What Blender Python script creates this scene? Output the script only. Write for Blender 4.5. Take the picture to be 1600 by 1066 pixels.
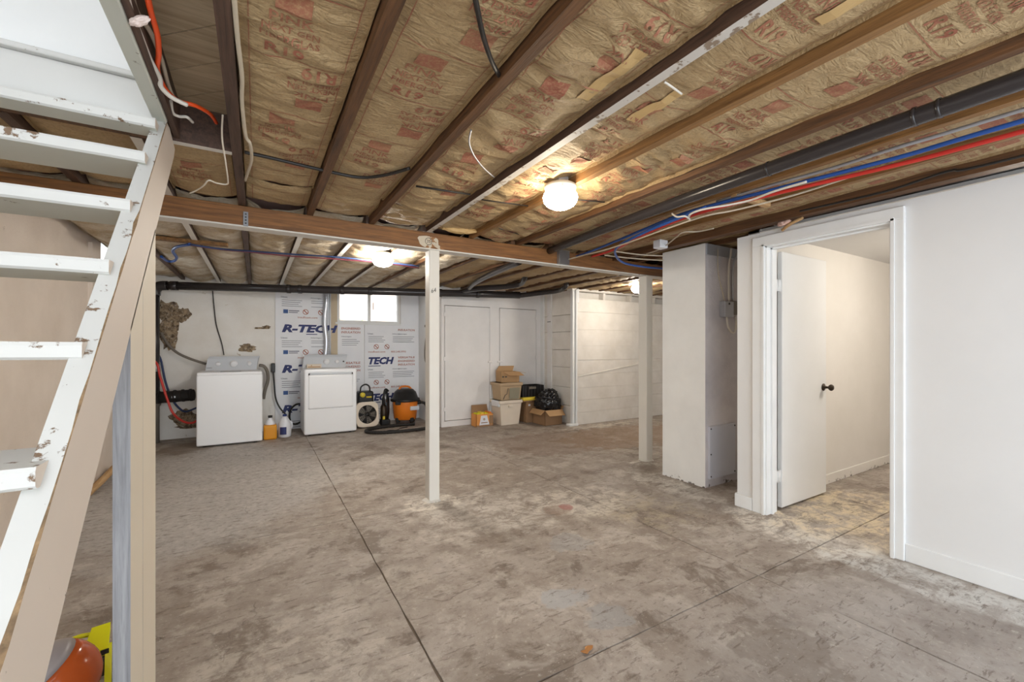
import bpy, bmesh, math, random
from mathutils import Vector, Matrix, noise
for o in list(bpy.data.objects): bpy.data.objects.remove(o)
scene = bpy.context.scene
COL = scene.collection
PI = math.pi
# ------------------------------------------------------------------ camera, world, light, exposure
F, CX, CY, H, PSI = 669.0, 800.0, 542.0, 1.27, math.radians(30.85)
cd = bpy.data.cameras.new('camera'); cam = bpy.data.objects.new('camera', cd); COL.objects.link(cam)
cam.location = (0, 0, H); cam.rotation_euler = (PI/2, 0, -PSI)
cd.sensor_width = 36; cd.lens = F/1600*36; cd.shift_y = (CY-533)/1600; cd.clip_start = .02
scene.camera = cam
w = bpy.data.worlds.new('world'); scene.world = w; w.use_nodes = True
w.node_tree.nodes['Background'].inputs[0].default_value = (.86, .935, 1, 1)
w.node_tree.nodes['Background'].inputs[1].default_value = 1.9
vs = scene.view_settings
vs.view_transform = 'Standard'; vs.look = 'None'; vs.exposure = 1.2; vs.gamma = 1; vs.use_curve_mapping = False
LAMP = 33.0            # glow of the glass globes

# ------------------------------------------------------------------ helpers
def lin(c): return c/12.92 if c <= .04045 else ((c+.055)/1.055)**2.4
def rgb(r, g, b): return (lin(r/255), lin(g/255), lin(b/255), 1)
def ray(u, v):
    r = (u-CX)/F; s, c = math.sin(PSI), math.cos(PSI)
    return Vector((s+r*c, c-r*s, (CY-v)/F))
def Pz(u, v, z): d = ray(u, v); t = (z-H)/d.z; return Vector((d.x*t, d.y*t, z))
def Px(u, v, x): d = ray(u, v); t = x/d.x; return Vector((x, d.y*t, H+d.z*t))
def Py(u, v, y): d = ray(u, v); t = y/d.y; return Vector((d.x*t, y, H+d.z*t))

class MB:
    def __init__(s): s.v = []; s.f = []; s.m = []; s.sm = []
    def add(s, vs, fs, mi=0, smooth=False):
        n = len(s.v); s.v += [tuple(v) for v in vs]
        for f in fs: s.f.append(tuple(i+n for i in f)); s.m.append(mi); s.sm.append(smooth)
        return s
    def box(s, x0, x1, y0, y1, z0, z1, mi=0, mis=None):
        vs = [(x0,y0,z0),(x1,y0,z0),(x1,y1,z0),(x0,y1,z0),(x0,y0,z1),(x1,y0,z1),(x1,y1,z1),(x0,y1,z1)]
        fs = [(0,3,2,1),(4,5,6,7),(0,1,5,4),(2,3,7,6),(1,2,6,5),(3,0,4,7)]  # bottom top front back right left
        n = len(s.v); s.v += vs
        for k, f in enumerate(fs):
            s.f.append(tuple(i+n for i in f)); s.m.append(mis[k] if mis else mi); s.sm.append(False)
        return s
    def rbox(s, x0, x1, y0, y1, z0, z1, r=.01, seg=2, mi=0, M=None):
        bm = bmesh.new(); bmesh.ops.create_cube(bm, size=1)
        bmesh.ops.scale(bm, vec=(x1-x0, y1-y0, z1-z0), verts=bm.verts)
        bmesh.ops.translate(bm, vec=((x0+x1)/2, (y0+y1)/2, (z0+z1)/2), verts=bm.verts)
        bmesh.ops.bevel(bm, geom=bm.edges[:], offset=r, segments=seg, affect='EDGES', profile=.5)
        return s.bm(bm, mi, M, False)
    def bm(s, bm, mi=0, M=None, smooth=False):
        bm.verts.index_update()
        vs = [(M @ v.co if M else v.co.copy()) for v in bm.verts]
        s.add(vs, [tuple(v.index for v in f.verts) for f in bm.faces], mi, smooth); bm.free(); return s
    def tube(s, pts, r, n=8, mi=0, closed=False, caps=True):
        pts = [Vector(p) for p in pts]; k = len(pts); rings = []
        up = None
        for i, p in enumerate(pts):
            a = pts[(i-1) % k] if closed or i > 0 else p
            b = pts[(i+1) % k] if closed or i < k-1 else p
            t = (b-a).normalized() if (b-a).length > 1e-9 else Vector((0,0,1))
            if up is None:
                up = Vector((0,0,1)) if abs(t.z) < .9 else Vector((1,0,0))
            up = (up - t*up.dot(t)).normalized(); sd = t.cross(up)
            rr = r[i] if isinstance(r, (list, tuple)) else r
            rings.append([p + (up*math.cos(2*PI*j/n)+sd*math.sin(2*PI*j/n))*rr for j in range(n)])
        vs = [v for R in rings for v in R]; fs = []
        for i in range(k if closed else k-1):
            a, b = i*n, ((i+1) % k)*n
            for j in range(n): fs.append((a+j, a+(j+1) % n, b+(j+1) % n, b+j))
        s.add(vs, fs, mi, True)
        if caps and not closed:
            n0 = len(s.v)-len(vs)
            s.f.append(tuple(n0+j for j in range(n))[::-1]); s.m.append(mi); s.sm.append(False)
            s.f.append(tuple(n0+(k-1)*n+j for j in range(n))); s.m.append(mi); s.sm.append(False)
        return s
    def lathe(s, prof, n=24, M=None, mi=0, smooth=True):
        vs = []; fs = []; k = len(prof)
        for (r, z) in prof:
            for j in range(n):
                a = 2*PI*j/n; vs.append(Vector((r*math.cos(a), r*math.sin(a), z)))
        if M: vs = [M @ v for v in vs]
        for i in range(k-1):
            for j in range(n):
                fs.append((i*n+j, i*n+(j+1) % n, (i+1)*n+(j+1) % n, (i+1)*n+j))
        if prof[0][0] > 1e-4: fs.append(tuple(range(n))[::-1])
        if prof[-1][0] > 1e-4: fs.append(tuple((k-1)*n+j for j in range(n)))
        return s.add(vs, fs, mi, smooth)
    def prism(s, poly, vec, mi=0):
        k = len(poly); a = [Vector(p) for p in poly]; b = [p+Vector(vec) for p in a]
        fs = [tuple(range(k))[::-1], tuple(range(k, 2*k))] + [(i, (i+1) % k, k+(i+1) % k, k+i) for i in range(k)]
        return s.add(a+b, fs, mi)
    def xf(s, M): s.v = [tuple(M @ Vector(v)) for v in s.v]; return s
    def build(s, name, mats, parent=None, recalc=True):
        me = bpy.data.meshes.new(name); me.from_pydata(s.v, [], s.f)
        if not isinstance(mats, (list, tuple)): mats = [mats]
        for m in mats: me.materials.append(m)
        me.polygons.foreach_set('material_index', s.m); me.polygons.foreach_set('use_smooth', s.sm)
        if recalc:
            b = bmesh.new(); b.from_mesh(me); bmesh.ops.recalc_face_normals(b, faces=b.faces); b.to_mesh(me); b.free()
        me.update()
        o = bpy.data.objects.new(name, me); COL.objects.link(o)
        if parent: o.parent = parent
        return o
def tag(o, label, cat, group=None):
    o['label'] = label; o['category'] = cat
    if group: o['group'] = group
    return o
def thing(name, label, cat, loc=(0,0,0), group=None):
    o = bpy.data.objects.new(name, None); COL.objects.link(o); o.location = loc; o.empty_display_size = .1
    return tag(o, label, cat, group)
def part(mb, name, mats, root):
    """mesh written in world coordinates, hung under root without moving"""
    o = mb.build(name, mats, root)
    l = root.location.copy(); p = root.parent
    while p: l = l+p.location; p = p.parent
    o.data.transform(Matrix.Translation(-l)); return o
def struct(o): o['kind'] = 'structure'; return o
def smoothpts(pts, n=6):
    pts = [Vector(p) for p in pts]
    if len(pts) < 3: return pts
    out = []
    for i in range(len(pts)-1):
        p0 = pts[max(i-1, 0)]; p1 = pts[i]; p2 = pts[i+1]; p3 = pts[min(i+2, len(pts)-1)]
        for k in range(n):
            t = k/n
            out.append(.5*((2*p1)+(p2-p0)*t+(2*p0-5*p1+4*p2-p3)*t*t+(3*p1-p0-3*p2+p3)*t**3))
    return out+[pts[-1]]
def Rz(a): return Matrix.Rotation(a, 4, 'Z')
def T(*a): return Matrix.Translation(Vector(a))

# ------------------------------------------------------------------ materials
class NT:
    def __init__(s, name):
        s.mat = bpy.data.materials.new(name); s.mat.use_nodes = True; s.t = s.mat.node_tree; s.n = s.t.nodes; s.l = s.t.links
        s.b = s.n['Principled BSDF']; s.tc = s.n.new('ShaderNodeTexCoord')
    def new(s, ty, **kw):
        nd = s.n.new(ty)
        for k, v in kw.items(): setattr(nd, k, v)
        return nd
    def set(s, sock, val):
        if hasattr(val, 'is_linked') or hasattr(val, 'links'): s.l.new(val, sock)
        else: sock.default_value = val
    def coord(s, scale=(1,1,1), kind='Object', loc=(0,0,0), rot=(0,0,0), rnd=False):
        m = s.new('ShaderNodeMapping'); s.l.new(s.tc.outputs[kind], m.inputs[0])
        m.inputs['Scale'].default_value = scale; m.inputs['Location'].default_value = loc; m.inputs['Rotation'].default_value = rot
        if rnd:
            oi = s.new('ShaderNodeObjectInfo'); a = s.new('ShaderNodeVectorMath', operation='SCALE')
            a.inputs[0].default_value = (13.1, 7.7, 5.3); s.l.new(oi.outputs['Random'], a.inputs['Scale'])
            b = s.new('ShaderNodeVectorMath', operation='ADD'); s.l.new(m.outputs[0], b.inputs[0]); s.l.new(a.outputs[0], b.inputs[1]); return b.outputs[0]
        return m.outputs[0]
    def noise(s, vec, scale=5, detail=5, rough=.55, dist=0):
        nd = s.new('ShaderNodeTexNoise'); s.l.new(vec, nd.inputs['Vector'])
        nd.inputs['Scale'].default_value = scale; nd.inputs['Detail'].default_value = detail
        nd.inputs['Roughness'].default_value = rough; nd.inputs['Distortion'].default_value = dist
        return nd.outputs['Fac']
    def ramp(s, fac, stops, interp='LINEAR'):
        r = s.new('ShaderNodeValToRGB'); s.l.new(fac, r.inputs[0]); e = r.color_ramp.elements; r.color_ramp.interpolation = interp
        while len(e) < len(stops): e.new(.5)
        for k, (p, c) in enumerate(stops):
            e[k].position = p; e[k].color = c if len(c) == 4 else (*c, 1)
        return r.outputs[0]
    def step(s, fac, lo, hi): return s.ramp(fac, [(lo, (0,0,0,1)), (hi, (1,1,1,1))])
    def rstep(s, fac, lo, hi): return s.ramp(fac, [(lo, (1,1,1,1)), (hi, (0,0,0,1))])
    def mix(s, fac, a, b, mode='MIX'):
        m = s.new('ShaderNodeMix', data_type='RGBA', blend_type=mode); m.clamp_factor = True
        s.set(m.inputs[0], fac); s.set(m.inputs[6], a); s.set(m.inputs[7], b); return m.outputs[2]
    def math(s, op, a, b=0.0, c=0.0):
        m = s.new('ShaderNodeMath', operation=op); s.set(m.inputs[0], a); s.set(m.inputs[1], b); s.set(m.inputs[2], c); return m.outputs[0]
    def blob(s, x, y, rx, ry, edge=.3, wob=.35, wscale=6):
        """soft-edged irregular patch on the floor plane, 1 inside"""
        v = s.coord((1/rx, 1/ry, 0), loc=(-x/rx, -y/ry, 0))
        ln = s.new('ShaderNodeVectorMath', operation='LENGTH'); s.l.new(v, ln.inputs[0])
        nz = s.noise(s.coord(), wscale, 4, .6)
        d = s.math('ADD', ln.outputs['Value'], s.math('MULTIPLY', s.math('SUBTRACT', nz, .5), wob*4))
        return s.ramp(d, [(1-edge if edge < 1 else 0, (1,1,1,1)), (1, (0,0,0,1))])
    def col(s, c): s.set(s.b.inputs['Base Color'], c); return s
    def rough(s, r): s.set(s.b.inputs['Roughness'], r); return s
    def bump(s, h, strength=.3, dist=.01):
        b = s.new('ShaderNodeBump'); s.l.new(h, b.inputs['Height']); b.inputs['Strength'].default_value = strength
        b.inputs['Distance'].default_value = dist; s.l.new(b.outputs[0], s.b.inputs['Normal']); return s
def plain(name, c, rough=.5, metal=0, var=.06):
    m = NT(name); nz = m.noise(m.coord(), 9, 4)
    k = 1-var
    m.col(m.mix(nz, (c[0]*k, c[1]*k, c[2]*k, 1), (min(1, c[0]*(1+var)), min(1, c[1]*(1+var)), min(1, c[2]*(1+var)), 1)))
    m.rough(rough); m.b.inputs['Metallic'].default_value = metal; return m.mat
def wood(name, dark, light, axis='y', rough=.6, grain=1.0):
    m = NT(name); sc = {'x': (1.2, 22, 22), 'y': (22, 1.2, 22), 'z': (22, 22, 1.2)}[axis]
    v = m.coord(sc, rnd=True); g = m.noise(v, 2.2*grain, 6, .62, .6); g2 = m.noise(v, 9*grain, 3, .6)
    c = m.mix(m.step(g, .3, .7), dark, light)
    c = m.mix(m.math('MULTIPLY', m.step(g2, .5, .8), .45), c, (dark[0]*.5, dark[1]*.5, dark[2]*.5, 1))
    m.col(c).rough(rough).bump(g2, .35, .004); return m.mat
def peel(name, paint, under, amount=.6, grain=None, tint=.05, rough=.55):
    """painted lumber with flaked spots showing the wood"""
    m = NT(name); v = m.coord(rnd=True)
    a = m.noise(v, 9, 6, .7); b = m.noise(v, 34, 4, .6)
    s = m.math('ADD', m.math('MULTIPLY', a, .7), m.math('MULTIPLY', b, .3))
    msk = m.step(s, amount, amount+.025)
    base = m.mix(m.noise(v, 3, 3), paint, (paint[0]*(1-tint*2), paint[1]*(1-tint*2), paint[2]*(1-tint*2), 1))
    m.col(m.mix(msk, base, under)).rough(rough)
    m.bump(m.math('SUBTRACT', m.math('MULTIPLY', b, .25), msk), .4, .003); return m.mat
def plaster(name, c, c2, scale=3, bump=.15, spots=None, foot=None):
    m = NT(name); v = m.coord()
    n = m.noise(v, scale, 6, .6); f = m.noise(v, 60, 4, .6)
    col = m.mix(m.step(n, .35, .7), c, c2)
    if spots: col = m.mix(m.step(m.noise(v, 5.5, 6, .68), spots[1], spots[1]+.03), col, spots[0])
    if foot:   # chipped paint along the foot
        sx = m.new('ShaderNodeSeparateXYZ'); m.l.new(m.tc.outputs['Object'], sx.inputs[0])
        k = m.math('ADD', m.noise(v, 14, 5, .7), m.math('MULTIPLY', m.math('SUBTRACT', foot, sx.outputs['Z']), 2.4))
        col = m.mix(m.step(k, .62, .66), col, rgb(96, 88, 80))
    m.col(col).rough(.75).bump(f, bump, .004); return m.mat
def emit(name, c, s):
    m = NT(name); m.b.inputs['Base Color'].default_value = (.9, .9, .9, 1)
    m.b.inputs['Emission Color'].default_value = c; m.b.inputs['Emission Strength'].default_value = s; return m.mat

M = {}
M['joist'] = wood('joist_wood', rgb(66, 45, 30), rgb(118, 80, 48), 'y')
M['joist_dark'] = wood('old_dark_joist_wood', rgb(58, 41, 33), rgb(98, 72, 58), 'y')
M['joist_tan'] = wood('tan_joist_wood', rgb(106, 74, 40), rgb(158, 116, 68), 'y')
M['beam'] = wood('beam_wood', rgb(98, 64, 36), rgb(156, 106, 58), 'x')
M['board'] = wood('subfloor_board', rgb(160, 138, 108), rgb(200, 180, 150), 'x', grain=.6)
M['rawchip'] = wood('chipped_raw_edge', rgb(104, 84, 64), rgb(170, 140, 104), 'y')
M['trimwood'] = wood('raw_wood', rgb(170, 130, 84), rgb(206, 168, 120), 'y')
M['whitestrip'] = peel('white_painted_edge', rgb(222, 218, 210), rgb(120, 100, 84), .64)
M['specked'] = peel('speckled_white_edge', rgb(206, 200, 192), rgb(140, 122, 104), .55)
M['stairwhite'] = peel('stair_white_paint', rgb(208, 207, 203), rgb(116, 92, 70), .572)
M['stairwhite2'] = peel('stair_riser_paint', rgb(212, 211, 208), rgb(150, 136, 120), .655)
M['stairunder'] = peel('stair_greenish_paint', rgb(200, 201, 190), rgb(110, 96, 80), .625)
M['stairtan'] = peel('stair_tan_paint', rgb(218, 204, 190), rgb(90, 72, 58), .655)
M['cream'] = peel('cream_post_paint', rgb(222, 210, 190), rgb(96, 80, 62), .70)
M['greypaint'] = wood('weathered_grey_paint', rgb(128, 128, 132), rgb(172, 172, 175), 'z', grain=.8)
M['postwhite'] = peel('post_white_paint', rgb(228, 224, 216), rgb(110, 96, 80), .70)
M['wallwhite'] = plaster('white_wall_paint', rgb(234, 234, 234), rgb(230, 230, 230), 2, .05)
M['trimwhite'] = plaster('white_trim_paint', rgb(238, 239, 239), rgb(233, 234, 234), 4, .04)
M['hallwall'] = plaster('hall_wall_paint', rgb(236, 232, 227), rgb(230, 226, 220), 2, .05, foot=.035)
M['door'] = plaster('door_paint', rgb(236, 236, 236), rgb(232, 232, 231), 2, .03)
M['leftwall'] = plaster('tan_concrete_wall', rgb(228, 215, 202), rgb(216, 202, 188), 2.5, .35, (rgb(176, 160, 144), .68))
M['farwall'] = plaster('whitewashed_concrete_wall', rgb(244, 241, 236), rgb(232, 226, 217), 2.0, .3, (rgb(196, 182, 164), .66))
M['closet'] = plaster('closet_white_paint', rgb(238, 235, 233), rgb(228, 225, 223), 2.5, .08)
M['plank'] = plaster('whitewashed_plank', rgb(236, 231, 224), rgb(222, 216, 207), 4, .15, (rgb(170, 156, 138), .70))
M['column'] = plaster('chimney_white_paint', rgb(236, 235, 232), rgb(228, 227, 224), 3, .12, foot=.05)
M['stucco'] = plaster('chimney_rough_side', rgb(216, 210, 210), rgb(186, 180, 184), 2.2, .8, foot=.03)
M['galv'] = plain('galvanised_metal', rgb(176, 178, 184), .4, .6)
M['steel'] = plain('steel', rgb(160, 162, 166), .35, .9)
M['foil'] = plain('crinkled_foil', rgb(196, 198, 204), .28, .85, .2)
M['panelgrey'] = peel('grey_lilac_paint', rgb(206, 206, 214), rgb(150, 140, 136), .66)
M['abs'] = plain('black_plastic_pipe', rgb(54, 50, 51), .26)
M['black'] = plain('black_plastic', rgb(26, 25, 26), .4)
M['rubber'] = plain('black_rubber', rgb(34, 30, 28), .7)
M['appl'] = plain('white_enamel', rgb(243, 244, 246), .25, 0, .01)
M['applgrey'] = plain('grey_console', rgb(206, 210, 216), .35, 0, .02)
M['knobw'] = plain('knob_white', rgb(238, 238, 240), .3, 0, .01)
M['dark'] = plain('dark_gap', rgb(60, 58, 58), .6)
M['blue'] = plain('blue_tube', rgb(40, 84, 160), .35)
M['red'] = plain('red_tube', rgb(196, 48, 38), .35)
M['maroon'] = plain('maroon_tube', rgb(112, 50, 62), .4)
M['navyline'] = plain('dark_blue_hose', rgb(44, 62, 104), .5)
M['orange'] = plain('orange_plastic', rgb(232, 128, 34), .4)
M['orangecord'] = plain('orange_cord', rgb(240, 84, 28), .4)
M['cable'] = plain('tan_cable', rgb(196, 184, 164), .5)
M['cablew'] = plain('white_cable', rgb(214, 208, 198), .5)
M['cableb'] = plain('black_cable', rgb(36, 32, 30), .5)
M['greyhose'] = plain('grey_hose', rgb(122, 114, 104), .6)
M['string'] = plain('white_string', rgb(222, 212, 196), .8)
M['card'] = plain('cardboard', rgb(184, 146, 104), .8)
M['card2'] = plain('brown_cardboard', rgb(150, 116, 84), .8)
M['cardin'] = plain('cardboard_inside', rgb(206, 170, 126), .8)
M['snack'] = plain('orange_print_card', rgb(222, 150, 78), .7)
M['tote'] = plain('tan_tote', rgb(182, 156, 124), .6)
M['totegrey'] = plain('grey_paper', rgb(142, 136, 116), .7)
M['bin'] = plain('cream_bin', rgb(226, 212, 194), .5)
M['yellow'] = plain('yellow_plastic', rgb(232, 208, 70), .4)
M['lime'] = plain('lime_plastic', rgb(226, 224, 30), .35)
M['bag'] = plain('black_bag', rgb(22, 21, 23), .22)
def inkmat():
    m = NT('faded_red_ink'); f = m.noise(m.coord(), 95, 4, .7); n = m.noise(m.coord(), 6, 4, .6)
    k = m.math('ADD', m.math('MULTIPLY', m.step(f, .45, .62), .5), m.math('MULTIPLY', m.step(n, .4, .65), .35))
    m.col(m.mix(k, rgb(146, 84, 66), rgb(172, 136, 100))).rough(.8); return m.mat
M['ink_red'] = inkmat()
M['ink_navy'] = plain('navy_ink', rgb(46, 56, 110), .6)
M['ink_orange'] = plain('rust_ink', rgb(176, 104, 84), .6)
M['ink_grey'] = plain('grey_ink', rgb(122, 124, 138), .6)
M['ink_blue'] = plain('blue_ink', rgb(58, 92, 150), .6)
M['ink_black'] = plain('black_ink', rgb(30, 28, 28), .6)
M['foam'] = plaster('white_foam_face', rgb(244, 245, 248), rgb(238, 239, 244), 3, .05)
M['bronze'] = plain('dark_bronze', rgb(64, 54, 44), .35, .7)
M['helmet'] = plain('rust_orange_shell', rgb(186, 84, 34), .18)
M['greyshell'] = plain('grey_shell', rgb(160, 152, 152), .35)
M['slate'] = plain('slate_paint', rgb(146, 150, 158), .6)
M['leafm'] = plain('dry_leaf', rgb(176, 122, 70), .8)
M['jug_orange'] = plain('amber_liquid_plastic', rgb(222, 150, 24), .3)
M['milky'] = plain('milky_plastic', rgb(226, 228, 234), .3)
M['bluecap'] = plain('blue_cap', rgb(34, 56, 120), .4)
M['insul_pale'] = plain('pale_fibreglass', rgb(232, 214, 206), .95)
M['insul_pink'] = plain('pink_fibreglass', rgb(220, 184, 170), .95)
def scarmat():
    m = NT('crumbled_plaster'); v = m.coord(); a = m.noise(v, 16, 6, .7); b = m.noise(v, 40, 5, .7)
    c = m.mix(m.step(a, .38, .6), rgb(74, 58, 44), rgb(172, 150, 122)); c = m.mix(m.step(b, .56, .68), c, rgb(206, 194, 178))
    m.col(c).rough(.9).bump(b, .9, .01); return m.mat
M['scar'] = scarmat()
M['debris'] = plaster('brown_rubble', rgb(150, 122, 92), rgb(84, 66, 50), 18, .9)
M['globe'] = emit('lit_glass_globe', (1, .87, .67, 1), LAMP)
M['globe_bright'] = emit('bright_lit_glass_globe', (1, .95, .86, 1), LAMP*2.9)
M['globe_mid'] = emit('mid_lit_glass_globe', (1, .93, .82, 1), LAMP*1.9)
M['ring'] = plain('lamp_ring_paint', rgb(170, 168, 160), .5)
M['tanstrip'] = plain('bare_tan_wall_strip', rgb(206, 190, 164), .8)
M['splash'] = peel('thin_white_paint', rgb(208, 196, 176), rgb(150, 104, 62), .52)
M['hallglobe'] = emit('lit_hall_globe', (1, .92, .80, 1), LAMP*2.0)
def kraft(name, a, b, dusty=0):
    m = NT(name); v = m.coord(rnd=True)
    f = m.noise(m.coord((1, 1, 1), rnd=True), 95, 4, .7); n = m.noise(v, 2.4, 5, .6); wr = m.noise(m.coord((1.3, 3.2, 1), rnd=True), 7, 5, .6, 1.2)
    c = m.mix(m.step(n, .3, .7), a, b)
    c = m.mix(m.math('MULTIPLY', m.step(f, .48, .66), .5), c, (a[0]*.55, a[1]*.54, a[2]*.52, 1))
    if dusty: c = m.mix(m.math('MULTIPLY', m.step(m.noise(v, 4, 5, .65), .42, .62), dusty), c, rgb(222, 214, 198))
    m.col(c).rough(.7).bump(m.math('ADD', m.math('MULTIPLY', f, .12), wr), .7, .022); return m.mat
M['kraft'] = kraft('kraft_facing', rgb(168, 142, 104), rgb(188, 162, 122))
M['kraft_old'] = kraft('dusty_kraft_facing', rgb(172, 150, 118), rgb(196, 176, 146), .75)
M['tape'] = plain('kraft_tape', rgb(196, 164, 112), .55)
def glassmat():
    m = NT('window_glass'); m.b.inputs['Transmission Weight'].default_value = 1; m.b.inputs['Roughness'].default_value = .02
    m.b.inputs['IOR'].default_value = 1.05; m.b.inputs['Base Color'].default_value = (1, 1, 1, 1); return m.mat
M['glass'] = glassmat()
def floormat():
    m = NT('worn_concrete'); v = m.coord()
    big = m.noise(v, .8, 5, .6, .5); mid = m.noise(v, 2.6, 10, .70, .35); fine = m.noise(v, 24, 8, .72); sp = m.noise(v, 85, 3, .6)
    rot = m.coord((1, 3.0, 1), rot=(0, 0, .5)); st = m.noise(rot, 3.0, 10, .72, .5); st2 = m.noise(m.coord((1, 4.5, 1), rot=(0, 0, .42)), 7.0, 9, .74, .3)
    c = m.mix(m.step(big, .38, .62), rgb(176, 166, 157), rgb(156, 144, 133))
    c = m.mix(m.math('MULTIPLY', m.step(m.noise(v, 5, 8, .7), .45, .6), .45), c, rgb(126, 111, 98))
    c = m.mix(m.math('MULTIPLY', m.step(mid, .54, .61), .55), c, rgb(202, 194, 185))
    c = m.mix(m.math('MULTIPLY', m.step(st, .57, .64), .34), c, rgb(190, 182, 174))
    c = m.mix(m.math('MULTIPLY', m.rstep(mid, .39, .45), .7), c, rgb(110, 96, 84))
    # bare grey slab near the laundry, greyer slab near the right wall
    g = m.blob(-.35, 4.9, 1.15, 1.9, .25, .16, 2.2)
    c = m.mix(m.math('MULTIPLY', g, .72), c, m.mix(m.step(fine, .4, .62), rgb(188, 185, 182), rgb(166, 161, 157)))
    g = m.blob(2.1, .5, 1.5, .8, .4, .16, 2.5)
    c = m.mix(m.math('MULTIPLY', g, .6), c, m.mix(m.step(mid, .45, .55), rgb(160, 152, 146), rgb(172, 166, 161)))
    flake = m.math('MULTIPLY', m.step(m.noise(v, 6.5, 12, .78, .5), .44, .54), m.step(m.noise(rot, 4.0, 8, .7, .6), .36, .5))
    for x, y, rx, ry, k, cc in ((1.55, 2.9, .7, .5, .8, (208, 201, 192)), (1.26, 3.32, .30, .2, .9, (224, 216, 204)), (2.6, 2.35, .5, .4, .55, (196, 182, 156)),
                            (.1, 1.75, .5, .6, .7, (196, 186, 174)), (2.3, 2.75, .5, .35, .8, (214, 206, 194)), (3.2, 1.55, .34, .6, .9, (224, 217, 206)),
                            (3.1, .85, .2, .8, .9, (210, 208, 203)), (3.9, 1.5, .8, .5, .85, (224, 208, 178)), (3.65, 3.3, .17, .12, .9, (230, 226, 218)),
                            (3.25, 2.6, .2, .6, .8, (212, 206, 196)), (4.9, 5.2, 1.2, .18, .75, (218, 210, 196)), (2.75, 1.75, .35, .25, .5, (196, 188, 178)), (.55, 2.3, .3, .2, .5, (192, 182, 170)), (1.1, 4.6, .9, .5, .5, (198, 192, 184))):
        b = m.blob(x, y, rx, ry, .35, .40, 5)
        c = m.mix(m.math('MULTIPLY', m.math('MULTIPLY', b, k), flake), c, rgb(*cc))
    for x, y, rx, ry, k, cc, wb in ((1.74, 2.2, .16, .13, .6, (160, 158, 157), .55), (1.33, 1.72, .12, .10, .8, (176, 176, 177), .5), (1.42, 1.5, .11, .1, .7, (160, 158, 157), .5),
                            (2.02, 2.68, .12, .11, .6, (146, 124, 110), .3), (2.10, 2.70, .06, .08, .7, (172, 112, 106), .4), (3.4, 4.6, .9, .7, .5, (134, 110, 92), .3),
                            (4.6, 4.4, 1.2, .7, .5, (140, 110, 82), .3), (-.75, 6.7, .3, .4, .5, (110, 94, 78), .3), (1.9, .95, .2, .2, .5, (122, 110, 100), .6), (1.35, .95, .14, .1, .5, (122, 110, 100), .6)):
        b = m.blob(x, y, rx, ry, .15, wb, 7)
        c = m.mix(m.math('MULTIPLY', b, k), c, rgb(*cc))
    c = m.mix(m.math('MULTIPLY', m.step(st2, .575, .61), .6), c, rgb(102, 89, 78))
    c = m.mix(m.math('MULTIPLY', m.step(fine, .55, .65), .55), c, rgb(118, 105, 94))
    c = m.mix(m.math('MULTIPLY', m.rstep(fine, .34, .42), .5), c, rgb(206, 198, 188))
    c = m.mix(m.math('MULTIPLY', m.step(sp, .67, .70), .5), c, rgb(220, 214, 206))
    # hairline cracks
    dv = m.new('ShaderNodeVectorMath', operation='ADD'); nz = m.new('ShaderNodeTexNoise'); m.l.new(v, nz.inputs['Vector']); nz.inputs['Scale'].default_value = 2.5; nz.inputs['Detail'].default_value = 6
    sc_ = m.new('ShaderNodeVectorMath', operation='SCALE'); m.l.new(nz.outputs['Color'], sc_.inputs[0]); sc_.inputs['Scale'].default_value = .55
    m.l.new(v, dv.inputs[0]); m.l.new(sc_.outputs[0], dv.inputs[1])
    vo = m.new('ShaderNodeTexVoronoi', feature='DISTANCE_TO_EDGE'); m.l.new(dv.outputs[0], vo.inputs['Vector']); vo.inputs['Scale'].default_value = 1.15
    cr = m.math('MULTIPLY', m.rstep(vo.outputs['Distance'], .0015, .006), m.step(m.noise(v, 1.6, 4, .6), .53, .60))
    c = m.mix(m.math('MULTIPLY', cr, .5), c, rgb(96, 84, 74))
    m.col(c).rough(m.math('ADD', m.math('MULTIPLY', mid, .3), .5))
    h = m.math('SUBTRACT', m.math('ADD', m.math('MULTIPLY', mid, .6), m.math('MULTIPLY', fine, .5)), cr)
    m.bump(h, .45, .012); return m.mat
M['floor'] = floormat()
M['joint'] = plain('dirt_filled_joint', rgb(112, 98, 84), .9)

# ------------------------------------------------------------------ text
_tc = {}
def textmesh(s, shear=0, bold=0, sub=0, res=2):
    key = (s, shear, bold, sub)
    if key in _tc: return _tc[key]
    c = bpy.data.curves.new('t', 'FONT'); c.body = s; c.size = 1; c.shear = shear; c.offset = bold; c.resolution_u = res
    c.align_x = 'LEFT'
    o = bpy.data.objects.new('t', c); COL.objects.link(o)
    dg = bpy.context.evaluated_depsgraph_get(); dg.update()
    me = bpy.data.meshes.new_from_object(o.evaluated_get(dg))
    bm = bmesh.new(); bm.from_mesh(me); bmesh.ops.triangulate(bm, faces=bm.faces)
    for _ in range(sub):
        es = [e for e in bm.edges if e.calc_length() > .22]
        if not es: break
        bmesh.ops.subdivide_edges(bm, edges=es, cuts=1); bmesh.ops.triangulate(bm, faces=bm.faces)
    bm.verts.index_update()
    vs = [(v.co.x, v.co.y) for v in bm.verts]; fs = [tuple(v.index for v in f.verts) for f in bm.faces]
    bm.free(); bpy.data.objects.remove(o); bpy.data.curves.remove(c); bpy.data.meshes.remove(me)
    xs = [v[0] for v in vs] or [0]; ys = [v[1] for v in vs] or [0]
    x0, x1, y0, y1 = min(xs), max(xs), min(ys), max(ys)
    vs = [((x-x0), (y-y0)) for x, y in vs]
    _tc[key] = (vs, fs, x1-x0, y1-y0); return _tc[key]
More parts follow.
